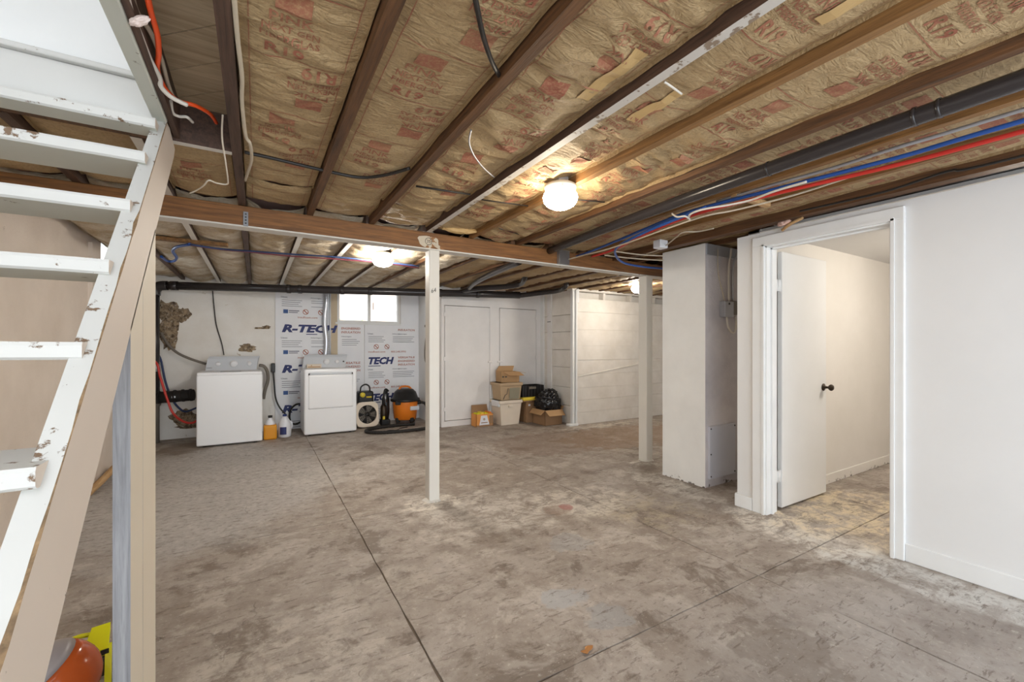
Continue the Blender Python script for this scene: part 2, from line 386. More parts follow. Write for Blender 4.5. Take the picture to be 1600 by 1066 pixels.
def put_text(mb, s, fn, x, y, hgt=None, wid=None, shear=0, bold=0, sub=0, mi=0, anchor='c'):
    """write s with its lower edge at y; fn maps the sheet's (x, y) to space"""
    vs, fs, w_, h_ = textmesh(s, shear, bold, sub)
    ky = hgt/h_ if hgt else wid/w_; kx = wid/w_ if wid else ky
    ox = x-(w_*kx/2 if anchor == 'c' else 0)
    mb.add([fn(ox+a*kx, y+b*ky) for a, b in vs], fs, mi)
def put_rect(mb, fn, x0, x1, y0, y1, mi=0, nx=1, ny=1):
    vs = [fn(x0+(x1-x0)*i/nx, y0+(y1-y0)*j/ny) for j in range(ny+1) for i in range(nx+1)]
    mb.add(vs, [(j*(nx+1)+i, j*(nx+1)+i+1, (j+1)*(nx+1)+i+1, (j+1)*(nx+1)+i) for j in range(ny) for i in range(nx)], mi)
def put_ring(mb, fn, x, y, r, w_, mi=0, n=18, slash=True):
    vs = []
    for j in range(n):
        a = 2*PI*j/n
        vs += [fn(x+r*math.cos(a), y+r*math.sin(a)), fn(x+(r-w_)*math.cos(a), y+(r-w_)*math.sin(a))]
    mb.add(vs, [(2*j, 2*((j+1) % n), 2*((j+1) % n)+1, 2*j+1) for j in range(n)], mi)
    if slash:
        d = r*.7; e = w_*.5
        mb.add([fn(x-d-e, y+d-e), fn(x-d+e, y+d+e), fn(x+d+e, y-d+e), fn(x+d-e, y-d-e)], [(0, 1, 2, 3)], mi)
# ------------------------------------------------------------------ large structure
ZS = 2.37       # underside of the floor above
ZJ = 2.20       # underside of the joists
def slab(x0, x1, y0, y1, parent, seed):
    g = .0034; pts = []
    def jit(p, k): return noise.noise(Vector((p[0]*6+seed, p[1]*6, k)))*.006
    n = 40
    for i in range(n): x = x0+g+(x1-x0-2*g)*i/n; pts.append((x, y0+g+jit((x, y0), 1), 0))
    for i in range(n): y = y0+g+(y1-y0-2*g)*i/n; pts.append((x1-g+jit((x1, y), 2), y, 0))
    for i in range(n): x = x1-g-(x1-x0-2*g)*i/n; pts.append((x, y1-g+jit((x, y1), 3), 0))
    for i in range(n): y = y1-g-(y1-y0-2*g)*i/n; pts.append((x0+g+jit((x0, y), 4), y, 0))
    mb = MB(); mb.prism([(p[0], p[1], -.04) for p in pts], (0, 0, .04)); return mb.build('concrete_slab', M['floor'], parent)
floor = struct(MB().box(-1.4, 7.3, -1.7, 7.55, -.2, -.006).build('floor', M['joint']))
xs = [-1.29, .605, 2.39, 4.2, 5.9, 7.25]; ys = [-1.65, 1.34, 3.32, 5.08, 7.46]
for i in range(5):
    for j in range(4): slab(xs[i], xs[i+1], ys[j], ys[j+1], floor, i*7+j)

mb = MB()   # left wall, with a small high window
mb.box(-1.40, -1.28, -1.6, 5.55, 0, 2.37).box(-1.40, -1.28, 6.15, 7.6, 0, 2.37).box(-1.40, -1.28, 5.55, 6.15, 0, 1.72).box(-1.40, -1.28, 5.55, 6.15, 2.33, 2.37)
mb.box(-1.28, -1.25, 5.18, 5.42, 0, 2.2)
mb.box(-1.40, -1.28, -1.6, 2.4, 2.37, 3.7)
struct(mb.build('wall_left', M['leftwall']))
w2 = struct(MB().box(-1.39, -1.30, 5.55, 6.15, 1.72, 1.76).box(-1.39, -1.30, 5.55, 6.15, 2.29, 2.33).box(-1.39, -1.30, 5.55, 5.58, 1.76, 2.29).box(-1.39, -1.30, 6.12, 6.15, 1.76, 2.29).build('window_2', M['trimwhite']))
MB().box(-1.35, -1.345, 5.58, 6.12, 1.76, 2.29).build('pane', M['glass'], w2)

WX0, WX1, WZ0, WZ1 = 1.13, 2.14, 1.67, 2.24   # laundry window
mb = MB()
mb.box(-1.40, WX0, 7.45, 7.57, 0, 2.37).box(WX1, 2.6, 7.45, 7.57, 0, 2.37).box(WX0, WX1, 7.45, 7.57, 0, WZ0).box(WX0, WX1, 7.45, 7.57, WZ1, 2.37)
wall_far = struct(mb.build('wall_far', M['farwall']))
f = .035
mb = MB()
for a in ((WX0, WX1, WZ0, WZ0+f), (WX0, WX1, WZ1-f, WZ1), (WX0, WX0+f, WZ0+f, WZ1-f), (WX1-f, WX1, WZ0+f, WZ1-f)): mb.box(a[0], a[1], 7.42, 7.52, a[2], a[3])
win = struct(mb.build('window_1', M['trimwhite']))
MB().box(1.615, 1.66, 7.44, 7.50, WZ0+f, WZ1-f).build('meeting_stile', M['trimwhite'], win)
MB().box(WX0+f, 1.615, 7.475, 7.479, WZ0+f, WZ1-f).build('pane', M['glass'], win)
MB().box(1.66, WX1-f, 7.465, 7.469, WZ0+f, WZ1-f).build('pane', M['glass'], win)
MB().box(1.70, 1.712, 7.455, 7.464, 1.90, 2.02).build('latch', M['dark'], win)
struct(MB().box(WX0-.03, WX1+.03, 7.40, 7.45, WZ0-.03, WZ0).build('trim_3', M['trimwhite']))

# closet: front wall, its left return, its boarded right return, and the long boarded partition
struct(MB().box(2.50, 2.55, 6.35, 6.45, 0, 2.26).box(2.55, 3.36, 6.35, 6.45, 1.93, 2.26).box(3.36, 3.54, 6.35, 6.45, 0, 2.26).box(3.54, 4.30, 6.35, 6.45, 1.93, 2.26)
       .box(4.30, 4.42, 6.35, 6.45, 0, 2.26).box(2.55, 3.36, 6.35, 6.45, 0, .09).box(3.54, 4.3, 6.35, 6.45, 0, .09).box(2.55, 4.3, 6.42, 6.45, .09, 1.93).build('wall_closet', M['closet']))
struct(MB().box(2.50, 2.58, 6.45, 7.46, 0, 2.3).build('wall_closet_side', M['wallwhite']))
d2 = struct(MB().rbox(2.558, 3.352, 6.343, 6.375, .098, 1.922, .004, 1).build('door_2', M['closet']))
for z in (.25, 1.05, 1.75): MB().box(2.535, 2.575, 6.335, 6.345, z, z+.06).build('hinge', M['closet'], d2)
MB().rbox(3.32, 3.40, 6.325, 6.345, 1.0, 1.03, .004, 1).build('latch', M['closet'], d2)
d3 = struct(MB().rbox(3.548, 4.292, 6.343, 6.375, .098, 1.922, .004, 1).build('door_3', M['closet']))
for z in (.25, 1.05, 1.75): MB().box(4.275, 4.315, 6.335, 6.345, z, z+.06).build('hinge', M['closet'], d3)
MB().rbox(3.50, 3.60, 6.325, 6.345, 1.0, 1.03, .004, 1).build('latch', M['closet'], d3)
ws = struct(MB().box(4.45, 4.50, 5.46, 6.4, 0, 2.2).build('wall_closet_right', M['closet']))
zz = [0, .30, .60, .93, 1.22, 1.52, 1.80, 2.2]
for a, b in zip(zz, zz[1:]): MB().rbox(4.41, 4.45, 5.47, 6.35, a+.003, b-.003, .004, 1).build('plank', M['plank'], ws)
MB().rbox(4.385, 4.41, 6.02, 6.14, 0, 2.2, .004, 1).build('stud', M['closet'], ws)
MB().rbox(4.385, 4.41, 6.25, 6.35, 0, 2.2, .004, 1).build('stud', M['wallwhite'], ws)
MB().rbox(4.37, 4.385, 6.03, 6.12, 1.70, 1.71, .002, 1).build('hook', M['dark'], ws)
wp = struct(MB().box(4.5, 7.2, 5.56, 5.58, 0, 2.2).build('wall_partition', M['plank']))
random.seed(3)
zz = [.0, .2, .4, .6, .82, 1.05, 1.29, 1.55, 1.84, 2.06]
for a, b in zip(zz, zz[1:]): MB().rbox(4.46, 7.2, 5.42+random.uniform(-.003, .003), 5.45, a+.0008, b-.0008, .0018, 1).build('plank', M['plank'], wp)
MB().prism([(4.46, 5.412, .775), (7.2, 5.412, 1.12), (7.2, 5.412, 1.135), (4.46, 5.412, .79)], (0, .012, 0)).build('batten', M['plank'], wp)
for x in (4.46, 5.06, 5.70, 6.30, 6.9): MB().box(x, x+.045, 5.45, 5.55, 0, 2.18).build('stud', M['plank'], wp)
MB().rbox(4.36, 7.2, 5.41, 5.55, 2.175, 2.22, .004, 1).build('top_rail', M['plank'], wp)
MB().rbox(4.36, 4.40, 5.40, 5.46, 0, 2.19, .004, 1).build('corner_board', M['trimwhite'], wp)
MB().rbox(4.415, 4.445, 5.38, 5.46, 0, 2.19, .004, 1).build('corner_board', M['trimwhite'], wp)
MB().rbox(4.445, 4.485, 5.385, 5.415, 1.98, 2.2, .004, 1).build('corner_board', M['trimwhite'], wp)
MB().rbox(4.27, 4.45, 5.36, 5.46, 0, .035, .006, 1).build('sill', M['trimwhite'], wp)
struct(MB().box(7.2, 7.3, 1.9, 5.6, 0, 2.37).build('wall_back_right', M['farwall']))

# right wall with the doorway, the hall behind it
mb = MB(); A0, A1 = 1.04, 1.80
mb.box(3.31, 3.43, -1.6, A0, 0, 2.14).box(3.31, 3.43, A1, 2.02, 0, 2.14).box(3.31, 3.43, A0, A1, 2.035, 2.14)
struct(mb.build('wall_right', M['wallwhite']))
def casing(mb, y0, y1, z0, z1): mb.rbox(3.285, 3.312, y0, y1, z0, z1, .006, 2)
mb = MB(); casing(mb, A1-.005, 1.888, 0, 2.035); casing(mb, .983, A0+.008, 0, 2.035); casing(mb, .983, 1.888, 2.03, 2.107)
mb.box(3.278, 3.29, A1-.004, A1+.012, 0, 2.04).box(3.278, 3.29, A0-.012, A0+.006, 0, 2.04).box(3.278, 3.29, A0-.01, A1+.01, 2.028, 2.044)
mb.box(3.30, 3.44, A1-.016, A1, 0, 2.035).box(3.30, 3.44, A0, A0+.016, 0, 2.035).box(3.30, 3.44, A0, A1, 2.019, 2.035)
mb.box(3.355, 3.385, A1-.028, A1-.016, 0, 2.02).box(3.355, 3.385, A0+.016, A0+.028, 0, 2.02).box(3.355, 3.385, A0, A1, 2.007, 2.02)
struct(mb.build('trim_1', M['trimwhite']))
struct(MB().rbox(3.296, 3.312, -1.6, .983, 0, .105, .005, 2).rbox(3.285, 3.312, 1.89, 2.03, 0, .10, .006, 2).rbox(3.30, 3.44, 2.01, 2.035, 0, .10, .006, 2).build('baseboard_right', M['trimwhite']))
dr = struct(MB().rbox(3.503, 4.215, 1.778, 1.814, .018, 2.01, .004, 1).build('door_1', M['door']))
for z in (1.70, .22):
    MB().box(3.43, 3.51, 1.788, 1.796, z, z+.09).tube([(3.468, 1.786, z), (3.468, 1.786, z+.09)], .008, 8).build('hinge', M['trimwhite'], dr)
kn = MB().lathe([(.0, .0), (.03, .0), (.032, .006), (.024, .012), (.011, .016), (.010, .04), (.02, .046), (.027, .056), (.027, .066), (.018, .076), (0, .078)], 18, T(4.16, 1.779, .925) @ Matrix.Rotation(PI/2, 4, 'X')).build('knob', M['bronze'], dr)
struct(MB().box(3.43, 6.6, 1.91, 2.0, 0, 2.2).build('wall_hall', M['hallwall']))
struct(MB().box(6.5, 6.6, -.6, 1.95, 0, 2.2).box(3.43, 6.6, -.7, -.6, 0, 2.2).build('wall_hall_end', M['hallwall']))
struct(MB().box(3.43, 6.6, -.7, 2.0, 2.18, 2.2).build('ceiling_hall', M['wallwhite']))
struct(MB().rbox(3.43, 6.5, 1.898, 1.912, 0, .09, .004, 1).build('baseboard_hall', M['hallwall']))

# floor above: boards laid on the diagonal show where the bay beside the stairs has no insulation
mb = MB(); mb.box(-.36, 7.3, -1.6, 7.57, ZS+.02, ZS+.06).box(-1.4, -.36, 2.29, 7.57, ZS+.02, ZS+.06)
ceil = struct(mb.build('ceiling', M['joist_dark']))
random.seed(5)
for k in range(9):
    c = 2.62-k*.218      # where the board's edge meets x = -.32
    wd = .213
    poly = []
    for x in (-.37, -.06): poly.append((x, c-(x+.32)*.93, 0))
    poly += [(-.06, c-wd-(.26)*.93, 0), (-.37, c-wd+.05*.93, 0)]
    z = ZS+random.uniform(-.004, .004)
    MB().prism([(p[0], p[1], z) for p in poly], (0, 0, .022)).build('subfloor_board', M['board'], ceil)

# ------------------------------------------------------------------ chimney, posts, beam, joists
t = thing('chimney', 'square white painted masonry chimney with grey rough side standing from floor to joists', 'chimney', (3.7, 2.6, 0))
part(MB().box(3.46, 3.965, 2.41, 2.88, 0, 2.20, mis=[0, 0, 1, 0, 1, 0]), 'shaft', [M['column'], M['stucco']], t)
p_ = part(MB().rbox(3.495, 3.885, 2.388, 2.412, .075, .55, .004, 1), 'cleanout_panel', M['panelgrey'], t); p_['label'] = 'grey metal cleanout panel'
for x, z in ((3.51, .53), (3.87, .53), (3.51, .3), (3.51, .1), (3.87, .1)): part(MB().rbox(x-.006, x+.006, 2.382, 2.39, z-.006, z+.006, .002, 1), 'screw', M['dark'], t)
part(MB().box(3.44, 3.98, 2.39, 2.9, 2.14, 2.2).xf(T(0, 0, 0)) if False else MB().rbox(3.47, 3.955, 2.40, 2.412, 2.10, 2.2, .003, 1), 'collar', M['galv'], t)

def post(name, label, x, y, sx, sy, z1, mats, grp=None):
    t = thing(name, label, 'post', (x, y, 0), grp)
    part(MB().rbox(x-sx/2, x+sx/2, y-sy/2, y+sy/2, .012, z1, .004, 1), 'shaft', mats, t)
    n = 16; prof = []
    vs = []
    for j in range(n):
        a = 2*PI*j/n; r = 1+.35*noise.noise(Vector((math.cos(a)*2, math.sin(a)*2, x)))
        vs.append((x+math.cos(a)*sx*.85*r, y+math.sin(a)*sy*.75*r, 0))
    mb = MB(); mb.add(vs+[(x+(v[0]-x)*.62, y+(v[1]-y)*.62, .02) for v in vs], [(j, (j+1) % n, n+(j+1) % n, n+j) for j in range(n)]+[tuple(range(n, 2*n))])
    part(mb, 'paint_drip_foot', M['whitestrip'], t); return t
p1 = post('support_post', 'white square post under the beam with a black scribble near its top', 1.253, 3.385, .088, .10, 2.062, M['postwhite'])
mb = MB(); fn = lambda a, b: (1.25+a, 3.3335, 1.715+b); put_text(mb, '64', lambda a, b: fn(a*.97-b*.3, b+a*.35), 0, 0, .032, shear=.3); part(mb, 'scribble', M['ink_black'], p1)
part(MB().box(1.21, 1.2115, 3.36, 3.37, 1.86, 1.88), 'nail', M['dark'], p1)
post('support_post', 'white square post under the beam beside the chimney', 3.755, 3.36, .10, .115, 2.062, M['postwhite'])

t = thing('support_beam', 'long brown timber beam carried by white posts under the joists', 'beam', (1, 3.4, 2.06))
part(MB().rbox(-1.28, 6.5, 3.33, 3.43, 2.068, 2.20, .006, 2), 'timber', M['beam'], t)
part(MB().box(-1.28, 6.5, 3.326, 3.434, 2.060, 2.070), 'painted_underside', M['whitestrip'], t)
vs = []; n = 22
for j in range(n):
    a = 2*PI*j/n; r = 1+.3*noise.noise(Vector((math.cos(a)*1.5, math.sin(a)*1.5, 7)))
    vs.append((1.20+math.cos(a)*.085*r, 3.3285, 2.125+math.sin(a)*.052*r))
part(MB().add(vs, [tuple(range(n))]), 'paint_splash', M['splash'], t)
vs = [(1.19, 3.3282, 2.14), (1.29, 3.3282, 2.062), (1.36, 3.3282, 2.062), (1.26, 3.3282, 2.12)]
part(MB().add(vs, [(0, 1, 2, 3)]), 'paint_splash', M['splash'], t)
put = MB(); put_ring(put, lambda a, b: (1.2+a, 3.3278, 2.125+b), 0, 0, .03, .004, slash=False); put_text(put, '20', lambda a, b: (1.2+a, 3.3278, 2.113+b), 0, 0, .024)
part(put, 'pencil_mark', M['ink_black'], t)

def joist(x, y0, y1, mat, bot=None, label='dark brown floor joist overhead', grp='floor joists', wd=.041, zb=ZJ):
    o = MB().box(-wd/2, wd/2, 0, y1-y0, 0, ZS+.015-zb, mis=[1, 0, 0, 0, 0, 0]).build('floor_joist', [mat, bot or mat])
    o.location = (x, y0, zb); tag(o, label, 'joist', grp); return o
W, J, JD, JT = M['whitestrip'], M['joist'], M['joist_dark'], M['joist_tan']
for x, m, lab in ((.325, J, 'brown joist next to the dark weathered joist before the beam'), (.75, J, 'brown joist pierced by a hanging black cable before the beam'),
                  (2.06, J, 'brown joist between the ceiling light and the long black pipe'), (2.48, JT, 'tan joist touching the long black pipe before the beam')): joist(x, -1.55, 3.43, m, None, lab, None)
joist(-.08, -1.55, 3.43, JD, None, 'dark weathered joist beside the bare subfloor boards near the stairs', None)
joist(1.20, -1.55, 3.43, JD, M['specked'], 'joist with a speckled white underside in front of the beam', None)
joist(1.58, -1.55, 3.43, JT, None, 'tan floor joist carrying the ceiling light before the beam', None)
joist(2.90, -1.55, 3.43, JT, None, 'tan floor joist running beside the red and blue tubes', None)
joist(3.262, -1.55, 3.43, J, None, 'brown floor joist close along the top of the doorway wall', None, wd=.085, zb=2.175)
for x, q in ((3.62, 'first'), (4.04, 'second'), (4.46, 'third')): joist(x, 2.0, 3.43, J, None, 'brown floor joist over the chimney, %s one past the doorway wall' % q, 'joists above the chimney')
ORD = ['first', 'second', 'third', 'fourth', 'fifth', 'sixth', 'seventh', 'eighth', 'ninth', 'tenth', 'eleventh', 'twelfth', 'thirteenth', 'fourteenth', 'fifteenth', 'sixteenth', 'seventeenth', 'eighteenth', 'nineteenth', 'twentieth']
G2, L2 = 'white edged joists past the beam', 'joist with white painted underside past the beam over the laundry'
for k, x in enumerate((-.46, .32, .73, 1.17)): joist(x, 3.33 if x > -.4 else 2.49, 7.44, JD, W, 'joist past the beam with white painted underside, %s white one from the tan wall' % ORD[k], G2)
G3, L3 = 'brown joists past the beam', 'brown floor joist past the beam running to the far side'
for k, x in enumerate((-.87, -.08, 1.58, 2.0, 2.42, 2.84, 3.26, 3.68, 4.1, 4.52, 4.94, 5.36, 5.78, 6.2, 6.62)): joist(x, 3.33 if x > -.8 else 2.49, 7.44 if x < 2.6 else 6.34, JD if x < 0 else J, None, 'brown floor joist past the beam, %s brown one from the tan wall' % ORD[k], G3)
tag(MB().box(-.36, -.10, 2.44, 2.48, ZJ, ZS+.01, mis=[1, 0, 0, 0, 0, 0]).build('header_board', [M['joist_dark'], W]), 'dark header board with white lower edge between stair top and joist', 'header')
tag(MB().box(-1.27, -.36, 2.44, 2.48, ZJ, ZS+.01).build('header_board', M['joist']), 'brown header board behind the upper stair treads', 'header')
o = MB().rbox(2.50, 2.88, 1.53, 1.57, 2.185, 2.215, .003, 1).build('wood_block', M['trimwood']); tag(o, 'short pale wood block nailed across joists under the tubes', 'block')
o = MB().rbox(-.85, -.22, 4.62, 4.70, 2.178, 2.205, .003, 1).build('wood_block', M['joist_tan']); tag(o, 'long tan wood strip under the joists over the laundry', 'block')

# ------------------------------------------------------------------ insulation batts
def surf(seed, xc, hw, zb, sag, wr0, y0, y1):
    def z(x, y):
        wr = wr0*(.3+.7*max(0, min(1, (y-.85)/.6))) if xc > 1.3 else wr0
        u = max(-1, min(1, (x-xc)/hw))
        e = 1-abs(u)**3
        b = zb-sag*e*(.7+.9*noise.noise(Vector((xc*3, y*1.3, seed))))
        q = noise.noise(Vector((x*5+seed*3, y*11, seed)))+.6*noise.noise(Vector((x*11, y*24+x*14, seed+9)))
        rdg = 1-abs(noise.noise(Vector((x*3+y*2, y*8-x*3, seed+4))))*2
        b -= wr*(q*.5+max(0, rdg-.45)*.9)*(.35+.65*e)
        ends = min(1, (y-y0)/.06, (y1-y)/.06)
        return b+(1-max(0, ends))*.02
    return z
def batt(x0, x1, y0, y1, seed, mat, label, grp=None, zb=2.258, sag=.034, wr=.022, prints=True, step=.022, tapes=(), ink='ink_red'):
    xc, hw = (x0+x1)/2, (x1-x0)/2
    zf = surf(seed, xc, hw, zb, sag, wr, y0, y1)
    nx = max(6, int((x1-x0)/step)); ny = max(6, int((y1-y0)/step))
    vs = [(x0+(x1-x0)*i/nx, y0+(y1-y0)*j/ny, zf(x0+(x1-x0)*i/nx, y0+(y1-y0)*j/ny)) for j in range(ny+1) for i in range(nx+1)]
    fs = [(j*(nx+1)+i, (j+1)*(nx+1)+i, (j+1)*(nx+1)+i+1, j*(nx+1)+i+1) for j in range(ny) for i in range(nx)]
    t = thing('insulation_batt', label, 'insulation', (xc, (y0+y1)/2, ZJ), grp)
    mb = MB().add(vs, fs, 0, True)
    mb.box(x0+.004, x1-.004, y0+.01, y1-.01, 2.325, ZS-.006, 1)
    o = mb.build('facing', [mat, M['insul_pink']], t, recalc=False); o.data.transform(Matrix.Translation(-t.location))
    # stapling flanges folded against the joists
    for s_, xx in ((1, x0), (-1, x1)):
        n = int((y1-y0)/.06); a = []
        for j in range(n+1):
            y = y0+(y1-y0)*j/n; k = noise.noise(Vector((xx*9, y*4, seed)))
            zt = zf(xx, y)+.004; a += [(xx+s_*.002, y, zt), (xx+s_*(.004+.010*max(0, k)), y, zt-.022-.016*k)]
        o = MB().add(a, [(2*j, 2*j+1, 2*j+3, 2*j+2) for j in range(n)], 0, True).build('flange', mat, t, recalc=False); o.data.transform(Matrix.Translation(-t.location))
    if prints:
        mb = MB(); E = .0025; rnd = random.Random(seed); y = y0-.62+rnd.random()*.5
        fw = lambda yy, xo: (lambda a, b: (xo+a, yy-b, zf(xo+a, yy-b)-E))
        rv = lambda yy, xo: (lambda a, b: (xo-a, yy+b, zf(xo-a, yy+b)-E))
        wn = min(1, hw/.19)
        def ok(a, b): return a > y0+.02 and b < y1-.02
        def block(fn, lg):
            put_rect(mb, fn, -.05*wn, .05*wn, .215, .29, 0, 6, 6)
            put_text(mb, 'PINK', fn, 0, .165, .036, .13*wn, sub=1, bold=.012)
            put_text(mb, 'NEXT GEN', fn, 0, .122, .028, .17*wn, sub=1, bold=.012)
            put_text(mb, 'FIBERGLAS', fn, 0, .083, .028, .18*wn, sub=1, bold=.012)
            put_text(mb, 'R19', fn, -.015*wn, .012, .052, .12*wn, sub=2, bold=.02)
        while y < y1:
            if ok(y, y+.32): block(fw(y+.32, xc-.03*wn), 0)
            if ok(y+.33, y+.65): block(rv(y+.33, xc+.06*wn), 0)
            for yy in (y, y+.325):
                if ok(yy-.01, yy+.01): put_rect(mb, lambda a, b: (xc+a, yy+b, zf(xc+a, yy+b)-E), -hw*.8, hw*.8, 0, .004, 0, 14, 1)
            y += .70
        for s_ in (-1, 1):
            xo = xc+s_*hw*.8
            put_rect(mb, lambda a, b: (xo+a, b, zf(xo+a, b)-E), 0, .003, y0+.05, y1-.05, 0, 1, int((y1-y0)/.03))
        o = mb.build('printing', M[ink], t, recalc=False); o['kind'] = 'stuff'; o.data.transform(Matrix.Translation(-t.location))
    for (tx, ty0, ty1, tw) in tapes:
        mb = MB(); put_rect(mb, lambda a, b: (tx+a, b, zf(tx+a, b)-.006), -tw/2, tw/2, ty0, ty1, 0, 4, int((ty1-ty0)/.04)+1)
        o = mb.build('tape', M['tape'], t, recalc=False); o.data.transform(Matrix.Translation(-t.location))
    return t
K, KO = M['kraft'], M['kraft_old']
g = .022
NB = [(-.08, .325, 'printed paper faced insulation batt beside the dark weathered joist'), (.325, .75, 'printed insulation batt crossed by a black cable in the next bay'),
      (.75, 1.20, 'printed paper batt left of the speckled white joist'), (1.20, 1.58, 'taped paper batt between speckled joist and ceiling light'),
      (1.58, 2.06, 'wrinkled paper batt right of the ceiling light'), (2.06, 2.48, 'narrow paper batt behind the long black pipe'),
      (2.48, 2.90, 'paper faced batt above the red and blue tubes'), (2.90, 3.235, 'narrow paper batt close to the doorway wall')]
for k, (a, b, lab) in enumerate(NB):
    if k < 4:
        batt(a+g, b-g, -.4, 2.93, 11+k, K, lab, None, wr=(.022, .013, .030, .032)[k], tapes=[(1.42, .1, .62, .05), (1.36, 1.05, 1.3, .05)] if k == 3 else ([(1.08, .98, 1.28, .06)] if k == 2 else ()))
        batt(a+g, b-g, 2.95, 3.37, 31+k, K, 'short piece of paper faced batt against the beam'+(', beside the dark weathered joist', ', second bay from the dark weathered joist', ', left of the speckled joist', ', right of the speckled joist')[k], 'short batt ends at the beam', wr=.02)
    else:
        batt(a+g, b-g, -.4, 3.37, 11+k, K, lab, None, wr=(.036, .014, .014, .012)[k-4])
batt(-.46+g, -.08-g, 2.50, 3.37, 41, K, 'printed paper batt behind the top of the stair stringer', None, wr=.016)
batt(-.87+g, -.46-g, 2.50, 3.37, 42, K, 'paper batt behind the upper stair treads', None, wr=.016, prints=False)
batt(-1.27, -.87-g, 2.50, 3.37, 43, K, 'paper batt above the stairs against the tan wall', None, wr=.016, prints=False)
fx_ = [-1.26, -.87, -.46, -.08, .32, .73, 1.17, 1.58, 2.0, 2.42, 2.84, 3.26, 3.68, 4.1, 4.52, 4.94, 5.36, 5.78, 6.2, 6.62, 7.1]
for k, (a, b) in enumerate(zip(fx_, fx_[1:])):
    ye = 7.42 if b < 2.6 else 6.33
    old = k < 8
    batt(a+g, b-g, 3.39, ye, 60+k, KO if old else K, '%s paper batt past the beam, %s bay from the tan wall' % ('dusty crumpled' if old else 'crumpled brown', ORD[k]),
         'batts over the laundry' if old else 'batts over the far end', zb=2.25, sag=.05, wr=.03, prints=False, step=.03)
for k, a in enumerate((3.26, 3.62, 4.04)): batt(a+g, a+(.36 if k == 0 else .42)-g, 2.02, 3.30, 90+k, K, 'plain paper batt over the chimney, %s bay from the doorway wall top' % ORD[k], 'batts above the chimney', prints=False, step=.03)
# ------------------------------------------------------------------ stairs
SX0, SX1 = -.362, -.318
zu = lambda y: .805+1.034*(y-.911)
zl = lambda y: .70+1.05*(y-1.077)
st = thing('staircase', 'open wooden stairs with chipped white treads and tan sided stringers', 'stairs', (-.8, .3, 0))
def stringer(x0, x1):
    prof = [(.135, 0), (2.262, 2.2), (2.33, 2.205), (2.455, 2.16), (2.45, zl(2.45)), (.412, 0)]
    n = 40; mb = MB()
    # upper edge is subdivided and chipped a little along the outer arris
    up = []
    for i in range(n+1):
        y = .135+(2.262-.135)*i/n; k = (.14+max(0, noise.noise(Vector((y*9, x1*7, 2)))+.6*noise.noise(Vector((y*31, 4, 2)))))*.013
        up.append((y, y*1.034+.805-1.034*.911, k))
    vs = []
    for (y, z, k) in up: vs += [(x0, y, z), (x1-k, y, z), (x1, y+k*.7, z-k*.7)]
    fs = []; ms = []
    base = 0
    mb.add(vs, [(3*i, 3*i+1, 3*i+4, 3*i+3) for i in range(n)], 0)
    mb.add(vs, [(3*i+1, 3*i+2, 3*i+5, 3*i+4) for i in range(n)], 2)
    # side faces
    low = [(up[i][0]+.277, max(0, zl(up[i][0]+.277))) for i in range(n+1)]
    sv = []
    for i in range(n+1): sv += [vs[3*i+2], (x1, min(2.455, low[i][0]), min(low[i][1], 2.16))]
    mb.add(sv, [(2*i, 2*i+1, 2*i+3, 2*i+2) for i in range(n)], 1)
    sv2 = []
    for i in range(n+1): sv2 += [vs[3*i], (x0, min(2.455, low[i][0]), min(low[i][1], 2.16))]
    mb.add(sv2, [(2*i, 2*i+2, 2*i+3, 2*i+1) for i in range(n)], 1)
    mb.add([p for i in range(n+1) for p in (sv[2*i+1], sv2[2*i+1])], [(2*i, 2*i+1, 2*i+3, 2*i+2) for i in range(n)], 1)
    e = [vs[3*n], vs[3*n+2], sv[2*n+1], sv2[2*n+1]]; mb.add(e+[(x1, 2.33, 2.205), (x0, 2.33, 2.205), (x1, 2.46, 2.17), (x0, 2.46, 2.17)], [(0, 1, 4, 5), (5, 4, 6, 7), (1, 2, 6, 4), (0, 5, 7, 3), (7, 6, 2, 3)], 1)
    return mb
part(stringer(SX0, SX1), 'stringer', [M['stairwhite'], M['stairtan'], M['rawchip']], st)
part(stringer(-1.275, -1.235), 'stringer', [M['stairwhite'], M['stairtan'], M['rawchip']], st)
tr = [(2.155, 2.166), (1.975, 1.964), (1.766, 1.732), (1.543, 1.505), (1.336, 1.281), (1.097, 1.054)]
tr += [(1.097-.21*k, 1.054-.213*k) for k in range(1, 5)]
for k, (y, z) in enumerate(tr):
    mb = MB(); n = 26; rnd = random.Random(k)
    x0, x1, th, dp = -1.236, -.339, .04, (.098 if k == 0 else .215)
    prof = [(0, 0), (-.004, -.008), (-.004, -th+.006), (.003, -th), (dp, -th), (dp, 0)]
    vs = []
    for i in range(n+1):
        x = x0+(x1-x0)*i/n; kk = noise.noise(Vector((x*8, k*3.1, 1)))*.003
        vs += [(x, y+a+(kk if a < .01 else 0), z+b+(kk*.6 if a < .01 else 0)) for a, b in prof]
    q = len(prof)
    for i in range(n):
        for j in range(q):
            a, b = i*q+j, i*q+(j+1) % q
            mb.add([vs[a], vs[b], vs[b+q], vs[a+q]], [(0, 1, 2, 3)], 1 if j == 3 else 0)
    mb.add(vs[:q], [tuple(range(q))], 2); mb.add(vs[-q:], [tuple(range(q))], 2)
    part(mb, 'tread', [M['stairwhite'], M['stairunder'], M['stairtan']], st)
t = thing('stair_post', 'pair of upright boards under the stair stringer, cream sides and grey front edge', 'post', (-.34, 1.8, 0))
